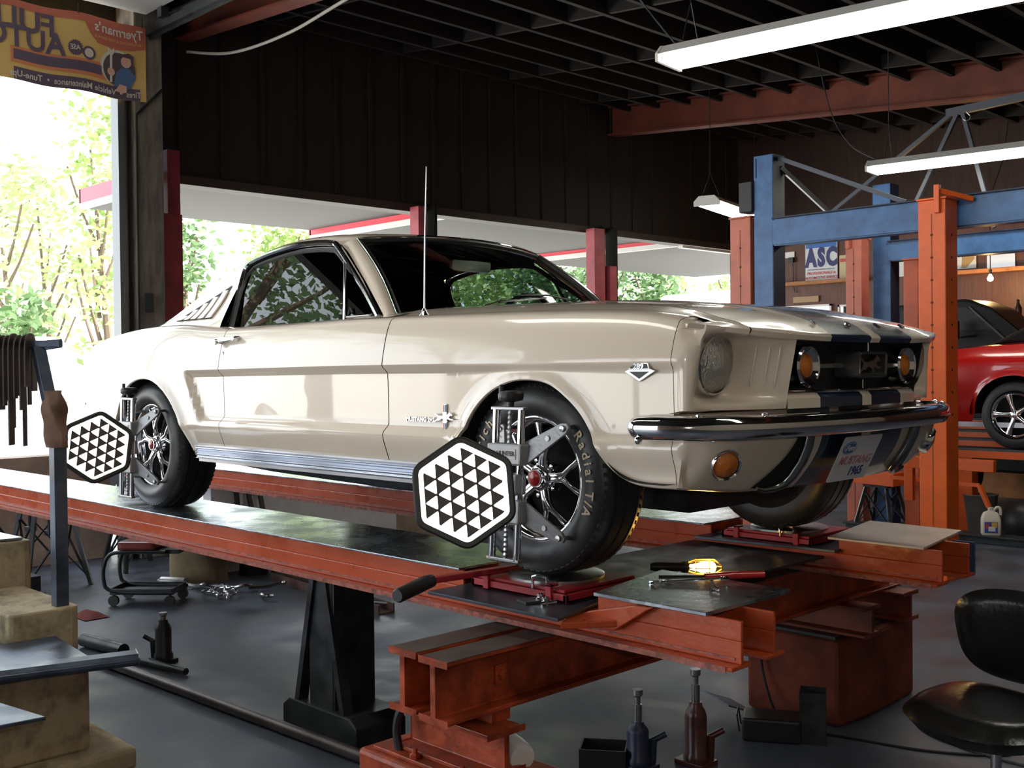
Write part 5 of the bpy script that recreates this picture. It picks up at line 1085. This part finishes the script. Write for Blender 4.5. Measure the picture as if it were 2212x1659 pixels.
# ================================================================ right background: second lift, red car, black truck, signs
def lift_post(x, y, z1, label, m=M_orange2, w=.19, d=.19, lug=None, holes=True):
    T = thing('lift_post', label, 'lift post', (x,y,FZ), 0, 'posts of the big four post lift')
    obj('column', MB().box(x-w/2,x+w/2,y-d/2,y+d/2,FZ,z1), m, T, bevel=.006)
    obj('cap', MB().box(x-w/2-.01,x+w/2+.01,y-d/2-.01,y+d/2+.01,z1,z1+.015), m, T, bevel=.003)
    if holes:
        n = 9
        for k in range(n):
            z = z1-.25-k*.16
            obj('lock_hole', MB().cyl((x,y-d/2-.001,z),(x,y-d/2+.001,z),.010,10), M_mblack, T)
            if w > .195: obj('lock_hole', MB().cyl((x+w/2-.001,y,z),(x+w/2+.001,y,z),.010,10), M_mblack, T)
        obj('weld_seam', MB().box(x-.003,x+.003,y-d/2-.002,y-d/2,FZ,z1-.1), mat('dark_seam',(.25,.05,.01),.6), T)
    obj('foot_plate', MB().box(x-w*.53,x+w*.53,y-d*.7,y+d*.7,FZ,FZ+.02), m, T)
    if lug:
        a = lug; obj('chain_anchor', MB().box(x+a-.02,x+a+.02,y-d/2-.035,y-d/2,z1-.10,z1+.10), m, T, bevel=.004)
        obj('top_arm', MB().beam((x+a,y-d/2,z1+.06),(x+a+.16,y+d/2,z1+.0),.03,.035), m, T, bevel=.003)
    return T
M_pink = mat('faded_pinkish_orange_paint', (.62,.17,.10), .45, noise=.15, ns=5, bump=.1)
lift_post(-2.66,4.5,1.94,'faded pinkish orange lift post right of the short strip light, against the blue post', M_pink, .20,.16)
lift_post(-.905,4.29,1.865,'bright orange lift post in front of the red car, full height', M_orange2, .20,.20, lug=.05)
lift_post(-2.70,6.5,1.93,'faded orange lift post behind the coupe bonnet under the blue beam', M_pink, .17,.15, lug=-.05)
lift_post(-2.05,6.35,1.66,'narrow orange lift post with a hook plate, behind the full height one', mat('mid_orange_paint',(.60,.11,.04),.45,noise=.15), .14,.16, holes=False)
for x,y,z1,lb in ((-2.44,4.52,2.44,'tall blue post beside the faded pinkish orange lift post'),(-2.53,6.75,2.46,'tall blue post behind the coupe bonnet, farther back')):
    T = thing('blue_post', lb, 'post', (x,y,FZ), 0, 'blue frame posts')
    obj('column', MB().box(x-.09,x+.09,y-.09,y+.09,FZ,z1), M_blue, T, bevel=.004)
    obj('shade_side', MB().box(x+.09,x+.094,y-.088,y+.088,FZ,z1), mat('shaded_dark_blue',(.012,.02,.045),.5), T)  # shade of the post's right face, put on as a darker blue sheet
    if y < 5: 
        obj('slot', MB().box(x-.07,x-.06,y-.092,y-.088,z1-.18,z1-.02), M_mblack, T)
        obj('motor_box', MB().box(x-.22,x-.09,y-.12,y+.04,1.98,2.24), M_black, T, bevel=.01)
        obj('chalk_mark', text_mb('31', .09, (x+.0,y-.093,1.0), (1,0,0), (0,0,1), .002), M_mblack, T)
for x0,x1,y,z0,z1,lb in ((-2.34,1.2,4.48,1.68,1.90,'near blue steel beam spanning right from the tall blue post'),(-2.46,1.2,6.72,1.70,1.89,'farther blue steel beam crossing behind the bright orange post')):
    T = thing('blue_beam', lb, 'beam', (x0,y,z0), 0, 'blue beams of the big lift')
    obj('channel', MB().sweep([(x0,y,(z0+z1)/2),(x1,y,(z0+z1)/2)], [(-.07,-(z1-z0)/2),(.05,-(z1-z0)/2),(.05,-(z1-z0)/2+.012),(-.02,-(z1-z0)/2+.012),(-.02,(z1-z0)/2-.012),(.05,(z1-z0)/2-.012),(.05,(z1-z0)/2),(-.07,(z1-z0)/2)], up=(0,0,1)), M_blue, T)
    obj('web_face', MB().box(x0,x1,y-.068,y-.060,z0+.01,z1-.01), M_blue, T)
    obj('top_flange', MB().box(x0,x1,y-.09,y+.06,z1,z1+.010), mat('shaded_dark_blue',(.012,.02,.045),.5), T)
for p,q,lb in (((-2.36,4.52,2.42),(-1.25,4.52,1.92),'long thin blue grey brace from the tall blue post down to the near blue beam'),((-2.35,4.56,2.34),(-2.08,4.9,1.95),'short bright steel rod beside the tall blue post'),((-3.05,6.6,2.22),(-1.78,6.6,3.02),'diagonal steel truss bar rising to the roof at right'),((-1.75,6.6,3.0),(-2.28,6.62,2.0),'dark truss bar descending behind the long strip light'),((-1.70,6.6,3.0),(-1.42,6.6,1.92),'dark truss bar dropping to the farther blue beam')):
    one('brace_bar', MB().beam(p,q,.035,.035), M_steel if 'bright' in lb else mat('dull_blue_grey_bar',(.09,.10,.12),.5,.3), lb, 'brace', 'thin braces of the blue frame')
one('truss_chord', MB().beam((-1.85,6.6,3.02),(.5,6.6,3.12),.05,.07), mat('dull_blue_grey_bar',(.09,.10,.12),.5,.3), 'horizontal dull steel truss bar under the red roof beam', 'brace')
one('hanging_hook', MB().tube([(-1.62,6.5,2.98)]+[(-1.62+.03*math.sin(t),6.5,2.93-.03*math.cos(t)+.0) for t in np.linspace(2.6,-1.8,12)],.006,6), M_steel, 'small steel hook hanging from the truss bar', 'hook', smooth=True)
# second rack that carries the red car
RK = thing('vehicle_rack', 'orange drive on rack under the red car, its dark decks stacked in steps', 'lift', (-1.0,6.6,FZ))
M_dk = mat('dusty_dark_deck',(.09,.09,.095),.6,noise=.4)
for k,(y,z) in enumerate(((6.83,-.08),(7.45,-.03),(7.65,.04),(7.85,.09),(8.02,.14))):
    obj('deck_board', MB().box(-2.25,1.6,y-.18,y+.10,z-.02,z), M_dk, RK)
    obj('orange_side', MB().box(-2.25,1.6,y-.185,y-.17,z-.085,z-.02), M_orange2, RK)
obj('front_rail', MB().box(-1.90,-1.12,5.80,5.86,-.21,-.11).box(-1.90,-1.82,5.8,5.86,-.50,-.21), M_orange2, RK, bevel=.004)
for x in (-1.72,-.95,0.4): obj('support_leg', MB().box(x-.09,x+.06,6.66,6.80,FZ,-.10), M_orange2, RK, bevel=.004)
obj('low_bar', MB().beam((-2.1,5.95,-.32),(-1.30,5.95,-.34),.03,.03).beam((-1.30,5.95,-.34),(-1.22,5.95,-.52),.05,.03), M_orange2, RK)
one('orange_ramp', MB().prism([(-2.72,-.30),(-2.12,-.30),(-2.12,-.42),(-2.72,-.40)], (0,6.05,0), (1,0,0), (0,0,1), (0,.35,0)), M_orange2, 'orange ramp end resting on the braced stand below the number plate', 'ramp', bevel=.004)
T = trestle(-2.34,6.25,.43,.34,'grey braced stand under the orange ramp end')
# rail along the floor, jug, bins
one('floor_rail', MB().box(-2.6,2.2,6.05,6.17,FZ,FZ+.06).box(-2.6,2.2,6.0,6.2,FZ+.06,FZ+.075), M_grime, 'long dark steel rail along the floor under the white jug', 'rail', bevel=.003)
JX, JY = -1.27, 6.11
T = thing('plastic_jug', 'cream plastic jug with a colourful label standing on the floor rail', 'jug', (JX,JY,FZ+.075)); MJ = Matrix.Translation((JX,JY,FZ+.075)) @ Matrix.Rotation(R(28),4,'Z')
M_jug = mat('cream_plastic',(.80,.74,.62),.4)
sec = lambda a,b,z: [(x,y,z) for x,y in rpoly([(-a,-b),(a,-b),(a,b),(-a,b)],min(a,b)*.35,3)]
S_ = [sec(.075,.055,0),sec(.08,.06,.008),sec(.08,.06,.135),sec(.078,.058,.142),sec(.072,.052,.165),sec(.058,.042,.195),sec(.024,.022,.210),sec(.020,.020,.225)]
n = len(S_[0]); obj('body', MB().add([p for s in S_ for p in s], [(k*n+i,k*n+(i+1)%n,(k+1)*n+(i+1)%n,(k+1)*n+i) for k in range(len(S_)-1) for i in range(n)]+[tuple(range(n))[::-1],tuple(range((len(S_)-1)*n,len(S_)*n))]).xf(MJ @ Matrix.Scale(.97,4)), M_jug, T, smooth=True, ang=50)
obj('handle', MB().tube(crv([(.022,0,.205),(.05,0,.235),(.075,0,.225),(.078,0,.17)],4),.012,8).xf(MJ), M_jug, T, smooth=True)
obj('cap', MB().lathe((0,0,.215),(0,0,1),[(.024,0),(.024,.02),(0,.02)],16).xf(MJ), M_jug, T, smooth=True)
for a,b,c,d,m,nm in ((-.055,.05,.02,.115,mat('label_blue',(.04,.09,.40),.5),'label'),(-.05,-.02,.06,.10,mat('label_red',(.6,.05,.04),.5),'label_patch'),(.0,.045,.07,.11,mat('label_yellow',(.75,.5,.05),.5),'label_patch'),(-.025,.03,.035,.075,M_white,'label_patch')):
    y_ = -.0585-.0006*(nm != 'label')*(1+[.06,.07,.035].index(c) if nm != 'label' else 0); obj(nm, MB().box(a,b,y_-.0006,y_,c,d).xf(MJ), m, T)
one('grey_bin', MB().lathe((-1.62,6.75,FZ),(0,0,1),[(.12,0),(.15,.33),(.16,.34),(.15,.345),(.14,.34),(.12,.02)],20,caps=False), mat('dusty_grey_bin',(.13,.13,.12),.7), 'dusty grey bin behind the bright orange post', 'bin', smooth=True)
T = thing('rubbish_bin', 'blue bin filled with brown sacking left of the bright orange post', 'bin', (-2.2,7.08,FZ)); obj('bin_wall', MB().lathe((-2.2,7.08,FZ),(0,0,1),[(.16,0),(.20,.32),(.205,.33)],20,caps=False), mat('blue_bin',(.03,.07,.28),.5), T, smooth=True)
obj('sacking', MB().lathe((-2.2,7.08,FZ+.28),(0,0,1),[(.20,0),(.22,.06),(.17,.14),(.1,.2),(0,.22)],14), mat('brown_sacking',(.17,.12,.08),.9,noise=.4,bump=.6,bs=12), T, smooth=True)
one('black_bag', MB().lathe((-1.22,6.72,FZ+.0),(0,0,1),[(.16,0),(.20,.1),(.17,.22),(.08,.30),(0,.31)],12), M_black, 'black bag on the floor behind the plastic jug', 'bag', smooth=True)
one('low_cabinet', MB().box(-.85,.3,6.30,6.60,FZ,FZ+.24), M_grime, 'low dark cabinet right of the plastic jug', 'cabinet', bevel=.01)
one('red_cap_tin', MB().lathe((-.75,6.45,FZ+.24),(0,0,1),[(.07,0),(.06,.02),(0,.03)],16), M_red, 'red lid lying on the low dark cabinet', 'lid', smooth=True)
# red car: its flank runs along x at y about 6.75
RC = thing('red_coupe', 'bright red car on the orange rack at the right edge', 'car', (-.4,7.4,.1))
def ry(x, z): return 6.62+.05*((z-.58)/.3)**2 + (.10*sstep(.70,.95,z))
WX, WZ, WR = -1.27, .235, .36
def rz_top(x): return itp(x, [(-2.35,.70),(-2.1,.80),(-1.7,.845),(-1.2,.872),(0,.90),(1.5,.9)])
P = []
xs_ = sorted(set([round(v,4) for v in np.linspace(-2.35,1.6,60)]+[round(WX+WR*math.cos(t),4) for t in np.linspace(.02,PI-.02,40)]))
for x in xs_:
    zb = .16 + .10*sstep(-2.0,-2.35,x)
    if abs(x-WX) < WR: zb = max(zb, WZ+.02+math.sqrt(WR*WR-(x-WX)**2)*.93)
    zt = rz_top(x); off = .35*sstep(-1.95,-2.38,x)**2
    P.append([(x, ry(x,z)+off-.012*math.exp(-((math.hypot(x-WX,z-WZ)-WR)/.03)**2), z) for z in np.linspace(zb,zt,16)]+[(x, 6.85+off, zt+.015),(x,7.4,zt+.05),(x,8.2,zt)])
M_carred = mat('bright_red_car_paint', (.55,.012,.010), .2, coat=1)
obj('body_shell', MB().grid(P), M_carred, RC, smooth=True, ang=40)
obj('nose', MB().grid([[(-2.35-.03*math.sin(PI*(y-6.95)/1.3), y, z) for z in (.26,.45,.62,.72)] for y in np.linspace(6.95,8.2,8)]), M_carred, RC, smooth=True)
obj('front_grille', MB().box(-2.40,-2.36,7.1,8.1,.44,.56), M_chrome, RC, bevel=.01)
obj('wheelhouse', MB().grid([[(WX+.40*math.cos(t), y, WZ+.40*math.sin(t)) for t in np.linspace(0,PI,20)] for y in (6.64,7.1)]).add([(WX-.4,7.1,.16),(WX+.4,7.1,.16),(WX+.4,7.1,.66),(WX-.4,7.1,.66)],[(0,1,2,3)]), M_mblack, RC)
obj('sill_strip', MB().box(-2.0,1.5,6.66,6.70,.12,.165), M_dchrome, RC)
rim = MB().lathe((WX,6.70,WZ),(0,-1,0),[(.17,-.1),(.17,.02),(.185,.045),(.205,.055),(.20,.06)],44,caps=False)
for k in range(5):
    a = k*2*PI/5+PI/2+.3; d = Vector((math.cos(a),0,math.sin(a))); rim.tube([Vector((WX,6.67,WZ))+d*.03, Vector((WX,6.655,WZ))+d*.10, Vector((WX,6.67,WZ))+d*.18],[.028,.020,.034],8)
rim.lathe((WX,6.69,WZ),(0,-1,0),[(.05,0),(.045,.04),(.02,.05),(0,.05)],20,caps=False)
W0 = obj('wheel', rim, M_chrome, RC, smooth=True, ang=60)
obj('tyre', MB().lathe((WX,6.74,WZ),(0,-1,0),[(.195,.06),(.22,.09),(.26,.095),(.295,.08),(.31,.05),(.313,-.1),(.27,-.13)],48,caps=False), M_rubber, W0, smooth=True)
obj('wheel_void', MB().lathe((WX,6.72,WZ),(0,-1,0),[(.18,0),(0,.0)],24,caps=False), M_mblack, W0)
obj('windscreen_frame', MB().prism([(-1.6,.88),(-.95,1.20),(.9,1.22),(1.4,.93)], (0,6.95,0), (1,0,0), (0,0,1), (0,1.0,0)), mat('dark_glass_mass',(.012,.012,.014),.6,spec=.15), RC, bevel=.03)
# black truck farther back
BT = thing('black_truck', 'black truck parked behind the red car, its cab top under the bulb', 'truck', (-2.0,8.6,FZ))
obj('cab', MB().prism(rpoly([(-3.35,FZ+.4),(-3.35,1.20),(-3.25,1.36),(-2.4,1.40),(-2.15,1.30),(-1.80,1.0),(.6,.98),(.8,FZ+.4)],.06,4), (0,8.3,0), (1,0,0), (0,0,1), (0,.7,0)), mat('black_car_paint',(.008,.008,.009),.5,spec=.2), BT, bevel=.03)
obj('side_glass', MB().prism([(-2.62,1.06),(-2.62,1.30),(-2.40,1.31),(-2.05,1.06)], (0,8.295,0), (1,0,0), (0,0,1), (0,-.004,0)).prism([(-3.25,1.06),(-3.25,1.30),(-2.70,1.31),(-2.70,1.06)], (0,8.295,0), (1,0,0), (0,0,1), (0,-.004,0)), mat('truck_glass',(.015,.016,.018),.4,spec=.2), BT)
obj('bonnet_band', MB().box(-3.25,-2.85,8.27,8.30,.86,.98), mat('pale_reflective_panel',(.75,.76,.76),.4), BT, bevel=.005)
obj('side_mirror', MB().prism(rpoly([(-2.50,.96),(-2.38,.96),(-2.38,1.16),(-2.50,1.16)],.02), (0,8.02,0), (1,0,0), (0,0,1), (0,.08,0)).cyl((-2.36,8.06,.98),(-2.30,8.3,1.0),.012,8), M_black, BT, bevel=.006)
obj('door_pillar', MB().beam((-2.36,8.285,1.31),(-1.95,8.285,.92),.02,.02), M_grime, BT)
for x in (-2.7,0): obj('tyre', MB().lathe((x,8.5,FZ+.36),(0,-1,0),[(.2,.12),(.34,.12),(.36,.08),(.36,-.1)],28), M_rubber, BT, smooth=True)
# wall furniture on the brown panelled wall
WY = 9.99
def poster(x0,x1,z0,z1,m,name,label,cat='sign'):
    T = thing(name, label, cat, ((x0+x1)/2,WY,z0)); obj('sheet', MB().box(x0,x1,WY-.012,WY-.002,z0,z1), m, T); return T
M_sign = mat('sign_white',(.72,.74,.78),.45); M_navy = mat('sign_navy',(.025,.03,.16),.5); M_sblue = mat('sign_blue',(.04,.17,.55),.5); M_sred = mat('sign_red',(.6,.06,.06),.5)
T = poster(-5.31,-4.83,1.85,2.39,M_sign,'wall_sign','white sign with big navy ASC letters on the brown wall')
obj('top_band', MB().box(-5.30,-4.84,WY-.014,WY-.012,2.30,2.375), M_sblue, T)
for k,ch in enumerate('ASC'):
    x = -5.30+.155*k; obj('letter_block', MB().box(x+.005,x+.150,WY-.014,WY-.012,2.03,2.285), M_sign, T)
    obj('big_letter', text_mb(ch, .33, (x+.078,WY-.016,2.158), (1,0,0), (0,0,1), .003, .020, sx=.66), M_navy, T)
obj('small_print', text_mb('AUTOMOTIVE SERVICE COUNCILS', .022, (-5.07,WY-.014,2.005), (1,0,0), (0,0,1), .002, sx=1.2), M_navy, T)
obj('red_print', text_mb('PROFESSIONALS in', .052, (-5.07,WY-.014,1.955), (1,0,0), (0,0,1), .002, .001, shear=.2), M_sred, T)
obj('red_print', text_mb('AUTOMOTIVE SERVICE', .048, (-5.07,WY-.014,1.895), (1,0,0), (0,0,1), .002, .001, shear=.2), M_sred, T)
T = poster(-4.80,-4.55,1.83,2.17,mat('cream_poster',(.62,.52,.32),.6),'wall_poster','cream poster with a red top band right of the navy letter sign'); obj('red_band', MB().box(-4.79,-4.56,WY-.014,WY-.012,2.08,2.125), M_sred, T)
T = poster(-4.12,-3.70,1.83,2.03,M_sign,'wall_poster','white poster with a red arrow symbol between the lift posts'); obj('red_arrow', MB().prism([(-3.80,1.98),(-3.745,1.98),(-3.745,1.90),(-3.73,1.90),(-3.772,1.85),(-3.815,1.90),(-3.80,1.90)], (0,WY-.014,0),(1,0,0),(0,0,1),(0,.002,0)), M_sred, T)
T = poster(-3.31,-2.98,1.87,2.06,M_sign,'wall_poster','white poster with tan wedges right of the bright orange post'); obj('tan_wedge', MB().prism([(-3.15,2.05),(-3.0,2.05),(-3.0,1.98),(-3.10,1.88),(-3.16,1.88)],(0,WY-.014,0),(1,0,0),(0,0,1),(0,.002,0)), mat('tan_print',(.45,.30,.12),.6), T)
poster(-2.85,-2.52,1.80,2.01,mat('shiny_foil_sheet',(.7,.7,.7),.25,.6),'notice_sheet','shiny white notice sheet on the wall above the bulb','notice')
T = poster(-5.66,-5.48,2.20,2.28,M_white,'alarm_box','small white alarm box with a hanging wire left of the navy letter sign','box'); obj('wire', MB().tube([(-5.50,WY-.02,2.20),(-5.49,WY-.02,1.80),(-5.47,WY-.02,1.72),(-5.43,WY-.02,1.72)],.006,5), M_black, T); obj('bracket', MB().box(-5.55,-5.48,WY-.05,WY-.01,2.13,2.20), M_black, T)
one('wall_board', MB().box(-5.50,-5.11,WY-.02,WY,1.57,1.65), mat('pale_timber',(.42,.28,.16),.7), 'short pale board screwed to the brown wall below the sign', 'board')
one('wall_shelf', MB().box(-5.9,-4.4,9.80,10.0,1.80,1.85).box(-3.6,-1.6,9.80,10.0,1.79,1.84), M_shelfwood, 'long timber ledge running along the brown wall', 'shelf', bevel=.004)
def window(n, x0, x1, z0, z1):
    w_ = struct('window_%d'%n, MB().box(x0,x1,WY-.03,WY,z1-.025,z1).box(x0,x1,WY-.03,WY,z0,z0+.025).box(x0,x0+.025,WY-.03,WY,z0,z1).box(x1-.025,x1,WY-.03,WY,z0,z1), M_white)
    obj('window_pane', MB().box(x0+.02,x1-.02,WY-.016,WY-.010,z0+.02,z1-.02), mat('mirror_like_pane',(.30,.32,.30),.03,1.0), w_)
window(1,-5.80,-4.92,1.10,1.53); window(2,-4.82,-4.62,1.10,1.51)
# bulb, hanging
T = thing('bare_bulb', 'bare glowing bulb hanging over the workbench at the right edge', 'bulb', (-2.54,9.3,1.67)); obj('bulb_glass', MB().lathe((-2.54,9.3,1.64),(0,0,1),[(0,0),(.028,.015),(.034,.04),(.016,.075),(.014,.09)],16), emis('warm_bulb',(1,.72,.35),30), T, smooth=True)
obj('socket', MB().cyl((-2.54,9.3,1.725),(-2.54,9.3,1.78),.018,10).tube([(-2.54,9.3,1.78),(-2.54,9.3,2.6),(-2.54,9.7,3.1),(-2.54,9.9,3.74)],.005,5), M_black, T, smooth=True)
bl = bpy.data.lights.new('bulb_light','POINT'); bo = bpy.data.objects.new('bulb_light', bl); COL.objects.link(bo); bo.location = (-2.54,9.25,1.6); bl.energy = 28; bl.color = (1,.62,.25); bl.shadow_soft_size = .05
T = thing('workbench', 'timber workbench with tools along the brown wall behind the truck', 'bench', (-1.6,9.7,FZ)); obj('bench_top', MB().box(-3.0,.4,9.45,9.98,.28,.33), M_shelfwood, T); obj('bench_front', MB().box(-2.95,.35,9.50,9.53,FZ,.28), M_shelfwood, T)
one('fire_extinguisher', MB().lathe((-2.20,9.2,1.12),(0,0,1),[(.04,0),(.045,.02),(.045,.20),(.02,.25),(.02,.29),(0,.30)],16), M_dred, 'dark red canister standing behind the black truck', 'canister', smooth=True)
one('canister_shelf', MB().box(-2.5,-1.4,9.05,9.5,1.06,1.12).box(-2.45,-2.40,9.1,9.45,.33,1.06).box(-1.5,-1.45,9.1,9.45,.33,1.06), M_mblack, 'dark shelf rack holding the red canister', 'shelf')
one('white_switch_box', MB().box(-2.06,-1.96,9.1,9.2,1.12,1.28), M_white, 'white box beside the dark red canister', 'box', bevel=.004)
# ================================================================ banner over the left bay
BX = -6.06
T = thing('hanging_banner', 'yellow and red vinyl shop banner seen from behind over the left bay', 'banner', (BX,-.4,3.5))
def bn(y, t, off=0):   # y along the wall, t 0 top..1 bottom ; the banner sags and billows a little
    top = 3.565-.018*math.sin((y+.3)*5.2)**2; h = .615
    return Vector((BX+off+.012*math.sin(y*4.3+t*1.7), y, top-h*t))
Y0, Y1 = -1.45, .835
M_byel = mat('banner_yellow',(.82,.56,.19),.6); M_bred = mat('banner_red',(.60,.17,.11),.6); M_bnavy = mat('banner_navy',(.14,.10,.15),.6); M_bwhite = mat('banner_white',(.80,.74,.66),.6); M_bpink = mat('banner_skin',(.80,.48,.38),.6); M_bblue = mat('banner_blue',(.10,.19,.38),.6)  # print colours paled, the backlit haze is put into them
M_bor = mat('banner_orange',(.75,.27,.12),.6)
def bpatch(name, poly, off, m, nd=0):
    """poly in (y, t) drawn on the banner"""
    return obj(name, MB().add([bn(y,t,off) for y,t in poly], [tuple(range(len(poly)))]), m, T)
obj('sheet', MB().grid([[bn(y,t) for t in np.linspace(0,1,8)] for y in np.linspace(Y0,Y1,60)]), M_byel, T, smooth=True)
def strip(name, y0, y1, t0, t1, off, m, f=None): return obj(name, MB().grid([[bn(y, (t0+(t1-t0)*k), off) for k in (0,.33,.66,1)] for y in np.linspace(y0,y1,max(4,int((y1-y0)/.04)))]), m, T, smooth=True)
strip('red_header', Y0, .34, 0, .10, .004, M_bred)
bpatch('red_shield', [(.28,.0),(.45,.0),(.62,.0),(.832,.0),(.832,.30),(.70,.34),(.55,.36),(.42,.34),(.36,.24),(.32,.12)], .004, M_bred)
strip('navy_footer', -.24, .78, .84, 1.0, .004, M_bnavy); strip('navy_band', -.24, .45, .62, .745, .006, M_bnavy); strip('orange_glow', -.26, .49, .585, .79, .004, M_bor)
def btext(txt, size, yc, tc, m, bold=0, sx=1.0, shear=0, off=.010, name='lettering'):
    t = text_mb(txt, size, (0,0,0), (1,0,0), (0,1,0), .0, bold, sx=sx, shear=shear)
    mb = MB().add([bn(yc-v[0], tc-v[1]/.615, off) for v in t.v], t.f); return obj(name, mb, m, T)   # mirrored: read from outside
btext('FULL', .235, -.175, .25, M_bnavy, .006, 1.0); btext('AUTO', .235, -.155, .47, M_bnavy, .006, .92)
btext("Tyerman's", .105, .60, .13, M_bwhite, .002, .95, .1); btext('AUTOMOTIVE & TIRE SERVICE', .030, .59, .255, M_byel, .0, 1.0)
btext('Tires  \u2022  Vehicle Maintenance  \u2022  Tune-Ups', .068, .255, .925, M_bwhite, .0012, .90)
def disc(yc, tc, r, n=36, teeth=0): return [(yc+r*(1+(.10*(-1)**k if teeth else 0))*math.cos(2*PI*k/n), tc+r*(1+(.10*(-1)**k if teeth else 0))*math.sin(2*PI*k/n)/.615) for k in range(n)]
bpatch('gear_emblem', disc(.235,.46,.060,40,1), .005, M_bnavy); btext('ASE', .055, .235,.46, M_bwhite, .001, .9, .2)
bpatch('round_emblem', disc(.345,.50,.053), .005, M_bnavy); bpatch('round_emblem', disc(.345,.50,.036), .007, M_bwhite)
# generic mechanic in a dark roundel
bpatch('roundel', disc(.585,.60,.145), .006, M_bwhite); bpatch('roundel', disc(.60,.62,.139), .008, mat('banner_dark',(.12,.09,.10),.6))
bpatch('shirt', [(.55,.84),(.57,.66),(.62,.58),(.68,.58),(.74,.68),(.735,.72),(.69,.84),(.66,.87),(.60,.86)], .010, M_bblue)
bpatch('face', disc(.655,.50,.046,20), .012, M_bpink); bpatch('hair', [(.61,.44),(.63,.40),(.68,.38),(.72,.42),(.72,.52),(.70,.52),(.69,.45),(.64,.44)], .014, mat('banner_dark',(.12,.09,.10),.6))
bpatch('arm', [(.56,.90),(.60,.80),(.66,.82),(.66,.90),(.62,.92)], .012, M_bpink); bpatch('fist', disc(.525,.665,.032,16), .014, M_bpink)
bpatch('spanner', [(.515,.80),(.515,.45),(.495,.40),(.50,.34),(.515,.38),(.535,.38),(.55,.34),(.555,.40),(.535,.45),(.535,.80)], .013, M_bwhite)
for y in (.26,.80,-.3,-.9): obj('eyelet_cord', MB().tube([bn(y,.02,.01), bn(y,.02,.01)+Vector((0,0,.09))],.004,5), M_black, T)
# yard to the left, mirrored in the coupe's glass
tree(-13,-5.6,12.5,2.3,260,'very tall green tree out in the yard left of the open bay',g2,41,base=3.0); tree(-12,-10.5,12.5,2.3,260,'very tall tree farthest left in the yard',g2,42,base=3.0)
one('roof_cable', MB().tube(crv([(-6.2,1.28,3.48),(-5.6,1.36,3.36),(-4.8,1.38,3.34),(-4.0,1.36,3.40),(-2.5,1.3,3.5)],8),.012,6), mat('pale_cable',(.35,.33,.30),.6), 'pale cable sagging along the red roof beam at upper left', 'cable', smooth=True)
one('header_highlight', MB().box(-6.36,-6.28,8.5,9.7,2.30,2.335), M_white, 'thin white batten on the dark header left of the pink orange post', 'highlight')  # white bar stands in for light caught along the header edge
